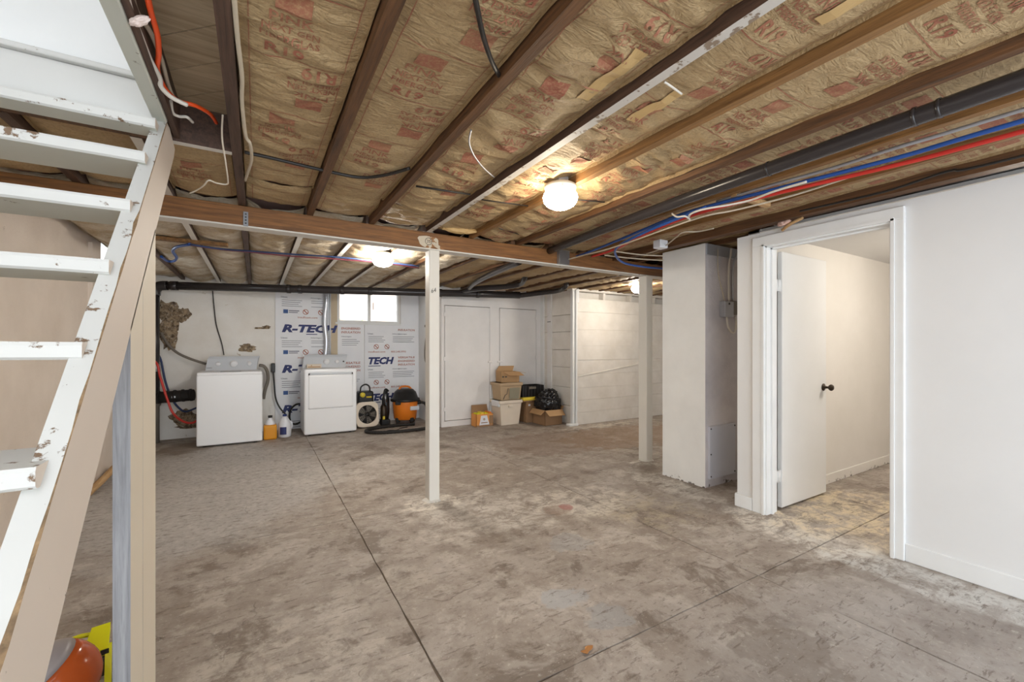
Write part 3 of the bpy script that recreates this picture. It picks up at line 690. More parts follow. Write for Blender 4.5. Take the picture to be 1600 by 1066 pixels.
for y0, y1, m in ((1.66, 1.817, 1), (1.82, 2.024, 0)):
    ylo, yhi = y0, y1
    mb = MB(); a = [(-.358, y0, 0), (-.318, y0, 0), (-.318, y1, 0), (-.358, y1, 0)]; b = [(p[0], p[1], zl(p[1])+.012) for p in a]
    mb.add(a+b, [(0, 3, 2, 1), (4, 5, 6, 7)], 0); mb.add(a+b, [(0, 1, 5, 4)], 1); mb.add(a+b, [(1, 2, 6, 5), (2, 3, 7, 6), (3, 0, 4, 7)], 0)
    part(mb, 'upright_board', [M['cream'], M['greypaint']], t)
struct(MB().rbox(-.364, -.318, -1.55, 2.27, ZJ, 2.39, .004, 1).build('trim_2', [M['stairunder']]))
tag(MB().box(-.317, -.297, -1.55, 2.44, ZJ+.012, ZS+.01).build('floor_joist', M['joist_dark']), 'dark joist sistered against the white stair opening trim', 'joist')
struct(MB().rbox(-1.28, -.364, 2.255, 2.29, 2.14, 2.345, .003, 1).rbox(-1.28, -.364, 2.232, 2.29, 2.346, 2.368, .006, 2).build('trim_4', M['stairwhite2']))
struct(MB().box(-1.28, -.33, 2.275, 2.3, 2.376, 3.7).build('wall_upstairs', M['trimwhite']))
struct(MB().box(-.34, -.32, -1.55, 2.3, 2.39, 3.7).build('wall_stairwell_right', M['trimwhite']))
struct(MB().box(-1.4, -.32, .5, 2.3, 3.7, 3.74).build('ceiling_upstairs', M['trimwhite']))  # unseen partial upstairs ceiling, added to cut sky light falling on the stairs

# ------------------------------------------------------------------ ceiling lights
def lamp(x, y, zt, label, glow='globe'):
    t = thing('ceiling_light', label, 'light', (x, y, zt))
    A = T(x, y, zt)
    part(MB().rbox(x-.035, x+.035, y-.035, y+.035, zt-.02, zt+.03, .006, 2), 'junction_box', M['galv'], t)
    b = part(MB().lathe([(.0, -.018), (.085, -.018), (.094, -.024), (.094, -.036), (.088, -.042), (.088, -.058), (.080, -.062), (.0, -.062)], 32, A), 'base_ring', M['ring'], t)
    for a in (0, 2.1, 4.2): part(MB().tube([(x+.086*math.cos(a), y+.086*math.sin(a), zt-.05), (x+.096*math.cos(a), y+.096*math.sin(a), zt-.05)], .004, 6), 'thumbscrew', M['steel'], b)
    part(MB().lathe([(.078, -.060), (.096, -.072), (.101, -.090), (.096, -.112), (.080, -.134), (.05, -.150), (.02, -.156), (0, -.157)], 32, A), 'glass_globe', M[glow], t)
lamp(1.515, 1.99, 2.225, 'lit round white glass ceiling light in front of the beam')
lamp(1.085, 4.33, 2.225, 'lit round white glass ceiling light over the laundry past the beam', 'globe_bright')
lamp(4.87, 4.50, 2.225, 'lit round ceiling light before the long plank partition', 'globe_mid')
lamp(4.75, .75, 2.19, 'lit round ceiling light inside the side hall', 'hallglobe')

# ------------------------------------------------------------------ pipes, tubes, cables
def run(name, label, cat, pts, r, mat, n=8, sm=True, grp=None, k=6):
    return tag(MB().tube(smoothpts(pts, k) if sm else pts, r, n).build(name, mat), label, cat, grp)
def tuft(label, p0, p1, r, seed, mat):
    p0, p1 = Vector(p0), Vector(p1); ax = (p1-p0); L = ax.length/2+r*.3; ax.normalize(); c = (p0+p1)/2
    sd = ax.cross(Vector((0, 0, 1))).normalized(); up = sd.cross(ax); bm = bmesh.new(); bmesh.ops.create_icosphere(bm, subdivisions=4, radius=1)
    for v_ in bm.verts:
        p = v_.co.copy(); k = 1+.45*noise.noise(p*2.2+Vector((seed, 0, 0)))+.3*noise.noise(p*5+Vector((0, seed, 0)))
        v_.co = c+ax*(p.x*L*(1+.2*noise.noise(p*4)))+sd*(p.y*r*k)+up*(p.z*r*k)
    return tag(MB().bm(bm, 0, None, True).build('insulation_tuft', M[mat]), label, 'insulation tuft')
def coupling(root, p, d, r, L, mat='abs'):
    p = Vector(p); d = Vector(d).normalized(); return part(MB().tube([p-d*L/2, p+d*L/2], r, 16), 'coupling', M[mat], root)
t = thing('drain_pipe', 'long black drain pipe under the joists before the laundry, turning down at the corner', 'pipe', (1, 6.7, 2.1))
a, b = Vector((-1.03, 7.235, 2.083)), Vector((3.64, 5.85, 2.10)); d = (b-a).normalized()
part(MB().tube([a, a.lerp(b, .3), a.lerp(b, .6), b], .055, 18), 'pipe', M['abs'], t)
q = MB().tube(smoothpts([a+d*.02, a-d*.07+Vector((0, 0, -.01)), a-d*.115+Vector((0, 0, -.055)), a-d*.125+Vector((0, 0, -.13))], 5), .062, 18); part(q, 'elbow', M['abs'], t)
c = a-d*.125
part(MB().tube([c+Vector((0, 0, -.1)), (c.x, c.y, .62)], .052, 18), 'downpipe', M['abs'], t)
part(MB().tube([(c.x, c.y, .64), (c.x, c.y, .50), (c.x, c.y, .48), (c.x, c.y, 0)], [.066, .066, .05, .05], 16), 'hub', M['greyhose'], t)
for f_ in (.02, .305, .335, .45, .53, .7, .74, .86): coupling(t, a.lerp(b, f_), d, .062, .05 if f_ > .1 else .08)
part(MB().tube([c+Vector((0, 0, -1.14)), c+Vector((0, 0, -1.04))], .06, 16), 'coupling', M['galv'], t)
cl = thing('drain_cleanout', 'dark ribbed rubber pipe stub left of the washer', 'pipe', (-.95, 7.2, .6))
part(MB().tube([(-1.15, 7.2, .60), (-.72, 7.12, .625)], .075, 18), 'stub', M['rubber'], cl)
for k in range(5): x = -1.1+k*.085; part(MB().tube([(x, 7.2-(x+1.15)*.186, .602+(x+1.15)*.058), (x+.02, 7.196-(x+1.15)*.186, .604+(x+1.15)*.058)], .082, 18), 'clamp', M['rubber'], cl)
part(MB().box(-.95, -.89, 7.08, 7.085, .60, .625), 'tag', M['milky'], cl)
# branches tying in near the closet
def branch(label, pts, r): run('branch_pipe', label, 'pipe', pts, r, M['abs'], 14)
branch('black branch pipe bending up before the closet doors', [Pz(700, 462, 2.12), Pz(740, 452, 2.13), Pz(790, 448, 2.14), Pz(812, 444, 2.16), Pz(819, 436, 2.2), Pz(820, 430, 2.24)], .04)
branch('black branch pipe meeting the beam from the drain', [Pz(733, 450, 2.14), Pz(745, 440, 2.15), Pz(775, 425, 2.16), Pz(812, 409, 2.17)], .035)
branch('black branch pipe bending up beside the plank partition', [b-d*.05, b+d*.03, Pz(850, 457, 2.13), Pz(872, 454, 2.14), Pz(883, 448, 2.17), Pz(885, 441, 2.24)], .04)
t = thing('vent_pipe', 'long straight black pipe slung under joists parallel to the doorway wall', 'pipe', (2.28, 1.5, 2.16))
part(MB().tube(smoothpts([(2.2, -1.5, 2.165), (2.205, .8, 2.165), (2.26, 2.07, 2.17), (2.40, 3.32, 2.185)], 6), .034, 16), 'pipe', M['abs'], t)
for y in (.55, .62, 1.18): part(MB().tube([(2.203+(.012 if y > 1 else 0), y, 2.166), (2.203+(.012 if y > 1 else 0), y+.012, 2.166)], .037, 16), 'coupling', M['abs'], t)
zt = 2.17
run('blue_tube', 'blue plastic water tube running below the joists to the beam', 'tube', [(2.66, -1.5, zt), (2.62, .42, zt), Pz(1400, 247, zt), Pz(1210, 296, zt), Pz(1080, 330, zt), Pz(1010, 357, zt), Pz(960, 378, zt), Pz(915, 396, zt), Pz(897, 402, zt)], .011, M['blue'])
zr = 2.144
run('red_tube', 'red plastic water tube running beside the blue tube below the joists', 'tube', [(2.74, -1.5, zr), (2.67, .43, zr), Pz(1400, 258, zr), Pz(1210, 303, zr), Pz(1090, 334, zr), Pz(1010, 365, zr), Pz(960, 390, zr), Pz(925, 401, zr)], .011, M['red'])
zb_ = 2.118
run('blue_tube', 'second blue tube dropping behind the beam toward the chimney', 'tube', [Pz(1102, 323, 2.15), Pz(1085, 331, 2.13), Pz(1010, 362, zb_), Pz(966, 385, 2.113), Pz(962, 399, 2.097), Pz(975, 411, 2.092), Pz(1005, 417, 2.09), Pz(1040, 420, 2.09)], .010, M['blue'])
run('flexible_conduit', 'grey metal flexible conduit above the blue tube', 'conduit', [(2.56, -1.5, 2.191), (2.555, .40, 2.191), Pz(1400, 231, 2.191), Pz(1300, 263, 2.191), Pz(1210, 288, 2.191), Pz(1120, 315, 2.191)], .009, M['galv'])
run('electrical_cable', 'tan cable looping under the joists from the beam box', 'cable', [(2.606, 3.305, 2.12), Pz(915, 398, 2.112), Pz(940, 392, 2.096), Pz(985, 378, 2.090), Pz(1040, 358, 2.094), Pz(1100, 338, 2.11), Pz(1150, 328, 2.12), Pz(1240, 305, 2.14), Pz(1330, 276, 2.165), Pz(1375, 262, 2.195)], .006, M['cable'], 6)
run('electrical_cable', 'white cable crossing under the blue tube with a bent end', 'cable', [Pz(1075, 342, 2.107), Pz(1080, 334, 2.106), Pz(1100, 327, 2.107), Pz(1140, 320, 2.114), Pz(1175, 312, 2.12), Pz(1210, 299, 2.12), Pz(1260, 284, 2.12)], .0065, M['cablew'], 6)
run('electrical_cable', 'short white cable stub below the tan joist', 'cable', [Pz(1050, 334, 2.135), Pz(1058, 339, 2.10), Pz(1070, 338, 2.092), Pz(1078, 343, 2.092)], .006, M['cablew'], 6)
run('electrical_cable', 'white cable dropping along the top of the chimney', 'cable', [Pz(1010, 397, 2.15), Pz(1034, 388, 2.15), Pz(1055, 372, 2.16), Pz(1068, 363, 2.18), Pz(1090, 362, 2.18), Pz(1115, 357, 2.18)], .006, M['cable'], 6)
run('electrical_cable', 'black cable lying along the joist over the doorway wall', 'cable', [(3.05, -1.2, 2.18), Px(1600, 243, 3.02), Px(1480, 268, 3.03), Px(1380, 300, 3.05), Px(1250, 330, 3.05)], .007, M['cableb'], 6)
for k, (pts) in enumerate(([Pz(962, 393, 2.12), Pz(1000, 398, 2.13), Pz(1036, 400, 2.13)], [Pz(945, 399, 2.11), Pz(990, 404, 2.12), Pz(1036, 407, 2.12)])):
    run('electrical_cable', ('upper tan cable strung past the beam end to the chimney', 'lower tan cable strung past the beam end to the chimney')[k], 'cable', pts, .006, M['cable'], 6)
t = thing('junction_box', 'grey steel electrical box fixed on the beam face', 'electrical box', Py(880, 407, 3.31))
part(MB().rbox(2.495, 2.61, 3.29, 3.332, 2.068, 2.20, .004, 1), 'box', M['galv'], t)
part(MB().rbox(2.49, 2.615, 3.284, 3.292, 2.066, 2.202, .003, 1), 'cover', M['steel'], t)
t2 = thing('junction_box', 'small white plastic box nailed on the joist above the chimney', 'electrical box', (3.1, 2.75, 2.17))
c = Pz(1032, 376, 2.2); t2.location = c
part(MB().rbox(c.x-.05, c.x+.05, c.y-.04, c.y+.04, 2.13, 2.2, .005, 1), 'box', M['milky'], t2)
# cables in the insulated bays
run('black_cable', 'thick black cable strung across the batts before the beam', 'cable', [Pz(382, 238, 2.215), Pz(420, 246, 2.215), Pz(470, 258, 2.21), Pz(505, 266, 2.21), Pz(560, 277, 2.205), Pz(600, 274, 2.21), Pz(640, 263, 2.22)], .009, M['cableb'], 8)
run('black_cable', 'black rod spanning the bay left of the speckled white joist', 'cable', [Pz(650, 291, 2.215), Pz(735, 304, 2.215)], .006, M['cableb'], 6)
run('black_cable', 'black cable hanging from the batt into the brown joist', 'cable', [Pz(741, -10, 2.21), Pz(748, 25, 2.205), Pz(756, 60, 2.20), Pz(768, 95, 2.20), Pz(780, 118, 2.22)], .008, M['cableb'], 8)
run('grey_wire', 'thin grey wire looping below the wrinkled batt', 'wire', [Pz(736, 203, 2.22), Pz(733, 222, 2.20), Pz(740, 242, 2.19), Pz(755, 262, 2.20), Pz(772, 277, 2.22)], .004, M['galv'], 6)
run('grey_wire', 'short thin wire poking out beside the speckled white joist', 'wire', [Pz(1038, 128, 2.2), Pz(1050, 136, 2.19), Pz(1065, 147, 2.2)], .004, M['cablew'], 6)
for k, (u, v, u2, v2) in enumerate(((752, 312, 825, 322), (900, 312, 945, 316), (780, 357, 820, 369))):
    run('tension_rod', ('black wire rod holding the batt left of the ceiling light', 'black wire rod holding the batt right of the ceiling light', 'black wire rod holding the batt end at the beam')[k], 'rod', [Pz(u, v, 2.212), Pz(u2, v2, 2.212)], .004, M['cableb'], 6)
run('extension_lead', 'bright orange extension cord hanging below the bare boards beside the stairs', 'cord', [Pz(229, -12, 2.24), Pz(236, 20, 2.24), Pz(246, 55, 2.238), Pz(248, 85, 2.238), Pz(246, 110, 2.238), Pz(258, 138, 2.238), Pz(278, 157, 2.24), Pz(305, 165, 2.245), Pz(328, 178, 2.26), Pz(338, 192, 2.29)], .008, M['orangecord'], 8)
run('electrical_cable', 'pale cable draped beside the orange cord at the stair opening', 'cable', [Pz(196, -12, 2.22), Pz(205, 20, 2.22), Pz(218, 52, 2.22), Pz(234, 92, 2.22), Pz(249, 120, 2.22), Pz(252, 136, 2.21), Pz(268, 152, 2.203), Pz(292, 164, 2.205)], .008, M['cablew'], 8)
run('electrical_cable', 'tan cable draped between the orange cord and the pale cable', 'cable', [Pz(206, -8, 2.26), Pz(214, 18, 2.26), Pz(236, 52, 2.26), Pz(252, 92, 2.27), Pz(262, 130, 2.27), Pz(270, 150, 2.28)], .007, M['cable'], 8)
run('electrical_cable', 'short curled cable end beside the stair trim', 'cable', [Pz(267, 158, 2.25), Pz(270, 176, 2.24), Pz(280, 182, 2.24), Pz(292, 183, 2.24), Pz(301, 191, 2.25)], .006, M['cablew'], 8)
tuft('pale pink insulation tuft caught on the cables by the stair trim', Pz(204, 37, 2.2), Pz(232, 29, 2.21), .011, 3, 'insul_pale')
run('electrical_cable', 'tan cable curving down beside the dark weathered joist', 'cable', [Pz(365, -12, 2.205), Pz(371, 60, 2.205), Pz(378, 120, 2.205), Pz(378, 160, 2.205), Pz(384, 212, 2.19), Pz(391, 225, 2.182), Pz(393, 250, 2.182), Pz(387, 270, 2.19), Pz(383, 282, 2.215)], .007, M['cable'], 8)
run('knotted_string', 'white knotted string hanging from the dark weathered joist', 'string', [Pz(348, 180, 2.24), Pz(347, 215, 2.2), Pz(352, 250, 2.16), Pz(356, 280, 2.13), Pz(354, 288, 2.12), Pz(338, 286, 2.12), Pz(326, 282, 2.12), Pz(318, 290, 2.11), Pz(308, 297, 2.11), Pz(297, 302, 2.1)], .004, M['string'], 6)
t = thing('hanger_strap', 'perforated metal strap hung on the beam and a joist', 'strap', Py(383, 330, 3.32))
c = Py(384, 335, 3.322)
part(MB().box(c.x-.014, c.x+.014, 3.320, 3.329, 2.065, 2.16), 'strap', M['steel'], t)
for k in range(4): part(MB().rbox(c.x-.005, c.x+.005, 3.317, 3.321, 2.08+k*.02, 2.088+k*.02, .001, 1), 'hole', M['dark'], t)
# past the beam
run('supply_line', 'thin purple and red line crossing the joists over the laundry', 'tube', [Pz(296, 383, 2.166), Pz(345, 390, 2.166), Pz(400, 395, 2.166), Pz(450, 400, 2.166), Pz(540, 406, 2.166), Pz(600, 411, 2.166), Pz(655, 419, 2.166)], .007, M['maroon'], 8)
run('supply_line', 'thin dark blue line crossing the joists over the laundry', 'tube', [Pz(297, 382, 2.150), Pz(345, 389, 2.150), Pz(400, 393, 2.150), Pz(450, 397, 2.150), Pz(540, 403, 2.150), Pz(655, 416, 2.150)], .008, M['navyline'], 8)
run('blue_loop', 'bright blue tube loop hanging over the laundry corner', 'tube', [Pz(252, 401, 2.17), Pz(262, 408, 2.16), Pz(272, 408, 2.16), Pz(276, 402, 2.16), Pz(270, 393, 2.16), Pz(276, 386, 2.158), Pz(297, 382, 2.156)], .013, M['blue'], 8)
# ------------------------------------------------------------------ chimney-side electrics
t = thing('outlet_box', 'grey surface mounted outlet box on the chimney side', 'electrical box', (3.78, 2.4, 1.6))
part(MB().rbox(3.665, 3.80, 2.35, 2.412, 1.545, 1.69, .006, 1), 'box', M['galv'], t)
part(MB().rbox(3.80, 3.90, 2.36, 2.412, 1.57, 1.70, .006, 1), 'side_box', M['greyhose'], t)
part(MB().rbox(3.715, 3.735, 2.344, 2.352, 1.655, 1.675, .003, 1), 'toggle', M['dark'], t)
part(MB().tube(smoothpts([(3.74, 2.385, 1.55), (3.75, 2.375, 1.45), (3.81, 2.365, 1.40), (3.87, 2.375, 1.45), (3.885, 2.39, 1.56)], 6), .009, 8), 'flex_lead', M['cablew'], t)
run('electrical_cable', 'left white cable dropping to the chimney outlet box', 'cable', [(3.80, 2.38, 2.18), (3.80, 2.385, 2.12), (3.785, 2.392, 2.0), (3.785, 2.392, 1.68)], .009, M['cablew'], 8)
run('electrical_cable', 'right grey cable dropping to the chimney outlet box', 'cable', [(3.90, 2.38, 2.15), (3.87, 2.385, 2.10), (3.855, 2.395, 2.0), (3.855, 2.395, 1.69)], .008, M['galv'], 8)
run('grey_wire', 'thin wire hanging down the chimney face to the box', 'wire', [(3.62, 2.394, 2.16), (3.64, 2.402, 1.95), (3.69, 2.40, 1.80), (3.70, 2.375, 1.68)], .004, M['cable'], 6)
# ------------------------------------------------------------------ printed foam boards on the far wall
def foam_board(label, x0, x1, z0, z1, text_x, rows, y=7.45, right=True, cut=None, shown='R-TECH', red_x=None, fnsheet=None, wmax=None):
    fn0 = fnsheet or (lambda a, b: (a, y-.0265, b))
    t = thing('foam_board', label, 'foam board', ((x0+x1)/2, y-.012, z0) if not fnsheet else fn0((x0+x1)/2, z0))
    mb = MB()
    if fnsheet:
        c = [fn0(x0, z0), fn0(x1, z0), fn0(x1, z1), fn0(x0, z1)]; mb.prism([(p[0]+.002, p[1], p[2]) for p in c], (.024, 0, 0))
    else:
        holes = [(x0, x1, z0, z1)]
        if cut:
            cx0, cx1, cz0 = cut; holes = [(x0, x1, z0, cz0)]
            if cx0 > x0: holes.append((x0, cx0, cz0, z1))
            if cx1 < x1: holes.append((cx1, x1, cz0, z1))
        for a in holes: mb.box(a[0], a[1], y-.025, y+.001, a[2], a[3])
    part(mb, 'sheet', M['foam'], t)
    def inside(a0, a1, b0, b1):
        if a0 < x0+.005 or a1 > x1-.005 or b0 < z0+.01 or b1 > z1-.01: return False
        return not (cut and b1 > cut[2]-.03 and a1 > cut[0]-.03 and a0 < cut[1]+.03)
    big, red, gry, blu = MB(), MB(), MB(), MB()
    W_ = wmax or .80
    for zr in rows:
        if inside(text_x, text_x+.1, zr, zr+.135):
            put_text(big, shown, fn0, text_x, zr, .125, W_ if len(shown) == 6 else .43, shear=.25, bold=.05, anchor='l')
            put_rect(big, fn0, text_x+(W_*.42 if len(shown) == 6 else .0), text_x+(W_*.62 if len(shown) == 6 else .2), zr-.032, zr-.020)
        for k, s_ in enumerate(('VERSATILE', 'ENGINEERED', 'INSULATION')):
            xx = red_x or text_x+W_+.06
            if inside(xx, xx+.3, zr+.08-.06*k, zr+.13-.06*k): put_text(red, s_, fn0, xx, zr+.095-.062*k, .036, .30, shear=.1, bold=.02, anchor='l')
        for bx in (text_x-.01, text_x+.40, (red_x or 9)):
            if inside(bx, bx+.12, zr-.11, zr-.08): put_text(gry, 'Uses:' if bx < text_x else 'Advantages:', fn0, bx, zr-.095, .022, .09 if bx < text_x else .16, bold=.02, anchor='l')
            for q in range(4):
                L = .29-.05*((q*7+int(bx*10)) % 3)/2
                if inside(bx, bx+L, zr-.15-q*.03, zr-.12-q*.03): put_rect(gry, fn0, bx+.01, bx+L, zr-.135-q*.03, zr-.128-q*.03)
        bx = text_x+.02
        if shown[0] == 'R' and inside(bx, bx+.25, zr-.33, zr-.27):
            put_rect(blu, fn0, bx, bx+.065, zr-.335, zr-.275); put_rect(gry, fn0, bx+.075, bx+.22, zr-.30, zr-.285); put_rect(gry, fn0, bx+.075, bx+.20, zr-.325, zr-.313)
        for q in (0, 1):
            cx = (text_x+.33+q*.22) if shown[0] == 'R' else (text_x+.13+q*.18)
            if inside(cx-.05, cx+.05, zr-.36, zr-.25): put_ring(red, fn0, cx, zr-.305, .042, .010)
        cx = text_x+.22
        if inside(cx, cx+.32, zr-.42, zr-.37): put_text(red, 'insulfoam.com', fn0, cx if shown[0] == 'R' else text_x, zr-.405, .03, .28, bold=.01, anchor='l')
        cx = text_x+.62 if shown[0] == 'R' else text_x+.38
        if inside(cx, cx+.3, zr-.42, zr-.37): put_text(red, '800.248.5995', fn0, cx, zr-.405, .03, .26, bold=.01, anchor='l')
    for mb, m, nm in ((big, 'ink_navy', 'brand_print'), (red, 'ink_orange', 'red_print'), (gry, 'ink_grey', 'small_print'), (blu, 'ink_blue', 'blue_print')):
        if mb.f: part(mb, nm, M[m], t)['kind'] = 'stuff'
    return t
foam_board('white printed foam board behind the dryer, repeating blue brand letters', .248, 1.02, 0, 2.25, .335, (2.12, 1.492, .868, .25))
foam_board('narrow printed foam strip below the left part of the window', 1.135, 1.55, 0, 2.25, .335, (1.52, .89, .27), cut=(WX0-.03, WX1+.03, WZ0-.03), shown='R-TECH', red_x=1.19)
foam_board('printed foam board below and right of the window, behind the orange vacuum', 1.56, 2.495, 0, 2.25, 1.62, (2.10, 1.575, .97, .35), cut=(WX0-.03, WX1+.03, WZ0-.03), shown='TECH', red_x=2.12)
foam_board('printed foam board glimpsed past the chimney on the back wall', 3.6, 4.8, .9, 2.2, 3.98, (1.25, 1.85), fnsheet=lambda a, b: (7.174, 8.4-a-.001, b))
# flexible duct in front of the board
mb = MB(); pts = []; rr = []
for k in range(80): pts.append((.945+.012*math.sin(k*.13), 7.37, 2.2-k*.0145)); rr.append(.046 if k % 2 else .030)
tag(mb.tube(pts, rr, 12).build('foil_duct', M['foil']), 'ribbed silver foil duct rising behind the dryer', 'duct')
run('white_pipe', 'thin white pipe beside the silver foil duct', 'pipe', [(1.019, 7.40, 2.2), (1.019, 7.40, 1.1)], .012, M['milky'], 8, sm=False)
tag(MB().box(1.02, 1.134, 7.425, 7.451, .9, 2.2).build('wall_strip', M['tanstrip']), 'bare tan strip between the printed foam boards', 'board')
# broken plaster and scars on the whitewashed wall
def scar(label, x, z, rx, rz, seed, mat='scar', d=.012):
    n = 26; y = 7.45; vs = [(x, y-d*.3, z)]
    for j in range(n):
        a = 2*PI*j/n; r = 1+.55*noise.noise(Vector((math.cos(a)*2.2, math.sin(a)*2.2, seed)))
        vs.append((x+math.cos(a)*rx*r*.55, y-d*(.5+.5*noise.noise(Vector((a*2, seed, 0)))), z+math.sin(a)*rz*r*.55))
    for j in range(n):
        a = 2*PI*j/n; r = 1+.55*noise.noise(Vector((math.cos(a)*2.2, math.sin(a)*2.2, seed)))
        vs.append((x+math.cos(a)*rx*r, y+.002, z+math.sin(a)*rz*r))
    fs = [(0, 1+j, 1+(j+1) % n) for j in range(n)]+[(1+j, 1+n+j, 1+n+(j+1) % n, 1+(j+1) % n) for j in range(n)]
    o = MB().add(vs, fs, 0, True).build('broken_plaster', M[mat], wall_far); return o
scar('', -1.02, 1.66, .13, .24, 1.3, d=.05); scar('', -1.02, 1.42, .10, .2, 4.1, d=.05); scar('', -.87, 1.72, .09, .10, 8.2, d=.03)
scar('', -.12, 1.25, .13, .07, 3.2); scar('', .08, 1.55, .13, .018, 5.1, d=.006); scar('', .13, 1.57, .06, .03, 5.9, d=.006)
scar('', -.86, .28, .14, .12, 6.4, d=.04); scar('', -.45, .16, .5, .05, 7.7, d=.03)
run('hanging_wire', 'thin black wire running down the whitewashed wall to the washer', 'wire', [Py(332, 452, 7.42), Py(334, 475, 7.42), Py(338, 508, 7.42), Py(346, 535, 7.42), Py(350, 555, 7.40)], .007, M['cableb'], 6)
# ------------------------------------------------------------------ laundry machines
wa = thing('washing_machine', 'white top loading washing machine with three console knobs beside yellow jug', 'washing machine', (-.285, 6.93, 0))
X0, X1, Y0, Y1 = -.642, .072, 6.59, 7.27
part(MB().rbox(X0, X1, Y0, Y1, .02, .915, .018, 3), 'cabinet', M['appl'], wa)
lid = part(MB().rbox(X0+.004, X1-.004, Y0-.002, Y1-.12, .905, .945, .012, 3), 'lid', M['appl'], wa)
part(MB().rbox(-.40, -.17, Y0+.10, Y0+.125, .943, .949, .002, 1), 'handle_slot', M['dark'], lid)
co = MB().prism([(X0+.05, 7.10, .94), (X0+.07, 7.15, 1.10), (X0+.09, 7.17, 1.135), (X0+.09, 7.26, 1.135), (X0+.05, 7.27, .94)], (X1-X0-.12, 0, 0))
co = part(co, 'console', M['applgrey'], wa)
def knob(root, x, y, z, r, tilt=-.30):
    A = T(x, y, z) @ Matrix.Rotation(PI/2+tilt*-1*.0+.3, 4, 'X')
    return part(MB().lathe([(0, 0), (r*1.15, 0), (r*1.12, .006), (r, .008), (r*.95, .028), (r*.85, .033), (0, .033)], 20, A), 'knob', [M['knobw']], root)
for x, r in ((-.45, .026), (-.27, .042), (-.085, .026)):
    k_ = knob(co, x, 7.125, 1.035, r)
part(MB().box(-.58, -.52, 7.112, 7.116, .975, .985), 'badge', M['ink_grey'], co)
for x in (X0+.08, X1-.08):
    for y in (Y0+.08, Y1-.08): part(MB().lathe([(.022, 0), (.022, .022), (.012, .025), (.012, .03)], 12, T(x, y, 0)), 'foot', M['dark'], wa)
dy = thing('clothes_dryer', 'white clothes dryer with large rounded front door and console', 'dryer', (.93, 7.0, 0))
X0, X1, Y0, Y1 = .578, 1.286, 6.665, 7.30
part(MB().rbox(X0, X1, Y0, Y1, .02, .952, .022, 3), 'cabinet', M['appl'], dy)
part(MB().rbox(X0+.045, X1-.045, Y0-.004, Y0+.02, .375, .905, .02, 3), 'door_recess', M['dark'], dy)
dd = part(MB().rbox(X0+.052, X1-.052, Y0-.016, Y0+.02, .383, .87, .02, 3), 'door', M['appl'], dy)
part(MB().rbox(X0+.07, X1-.07, Y0-.010, Y0+.01, .868, .902, .008, 2), 'handle_lip', M['applgrey'], dd)
co = part(MB().prism([(X0+.02, 7.13, .95), (X0+.04, 7.18, 1.11), (X0+.06, 7.2, 1.145), (X0+.06, 7.29, 1.145), (X0+.02, 7.30, .95)], (X1-X0-.10, 0, 0)), 'console', M['applgrey'], dy)
for x, r in ((.93, .04), (1.08, .026)): knob(co, x, 7.152, 1.04, r)
part(MB().rbox(1.17, 1.19, 7.14, 7.16, 1.03, 1.05, .003, 1), 'button', M['dark'], co)
for x in (X0+.08, X1-.08):
    for y in (Y0+.08, Y1-.08): part(MB().lathe([(.022, 0), (.022, .022), (.012, .025), (.012, .03)], 12, T(x, y, 0)), 'foot', M['dark'], dy)
t = thing('small_carton', 'small flat cream and red carton lying on the dryer top', 'box', (.75, 7.05, .952))
part(MB().rbox(.645, .845, 7.02, 7.09, .952, 1.008, .003, 1), 'carton', M['bin'], t); part(MB().box(.66, .83, 7.018, 7.021, .962, .975).box(.70, .715, 7.017, 7.021, .98, .995), 'stripe', M['card'], t)
# hoses and leads
run('supply_hose', 'blue supply hose curving down to the washing machine', 'hose', [Py(243, 549, 7.437), Py(251, 562, 7.38), Py(258, 595, 7.34), Py(268, 622, 7.32), Py(280, 638, 7.31), Py(292, 643, 7.28), (-.635, 7.22, .47)], .013, M['navyline'], 8)
run('supply_hose', 'red supply hose curving down to the washing machine', 'hose', [(-1.285, 7.06, 1.13), Py(243, 566, 7.06), Py(250, 588, 7.04), Py(260, 620, 7.0), Py(270, 645, 6.97), Py(285, 658, 6.93), Py(300, 661, 6.9), (-.635, 6.9, .33)], .014, M['red'], 8)
run('drain_hose', 'grey drain hose drooping from the broken wall to the washer back', 'hose', [Py(252, 520, 7.4), Py(260, 535, 7.36), Py(275, 550, 7.34), Py(295, 560, 7.32), (-.60, 7.30, 1.03)], .017, M['greyhose'], 8)
run('drain_hose', 'grey hose bulging out beside the washing machine right side', 'hose', [(.04, 7.285, 1.0), (.10, 7.30, .98), (.14, 7.30, .90), (.15, 7.30, .78), (.11, 7.29, .62), (.09, 7.29, .5)], .022, M['greyhose'], 8)
pl = thing('power_plug', 'black dryer plug in the wall outlet with its lead', 'plug', (.23, 7.38, .95))
part(MB().rbox(.193, .243, 7.37, 7.452, .88, 1.02, .008, 2), 'plug', M['black'], pl)
part(MB().tube(smoothpts([(.218, 7.38, .9), (.232, 7.35, .7), (.25, 7.35, .5), (.30, 7.33, .36), (.38, 7.30, .25)], 6), .011, 8), 'lead', M['black'], pl)
run('black_lead', 'looped black lead behind the dryer left side', 'cable', [(.60, 7.32, .12), (.50, 7.35, .08), (.44, 7.36, .16), (.45, 7.36, .30), (.52, 7.35, .38), (.60, 7.32, .39)], .014, M['black'], 8)
t = thing('hook_strap', 'tan loop of cord hung from a hook on the closet side wall', 'cord', (2.48, 6.9, 1.6))
part(MB().rbox(2.44, 2.50, 6.80, 6.98, 1.60, 1.64, .006, 1), 'hook', M['greyhose'], t)
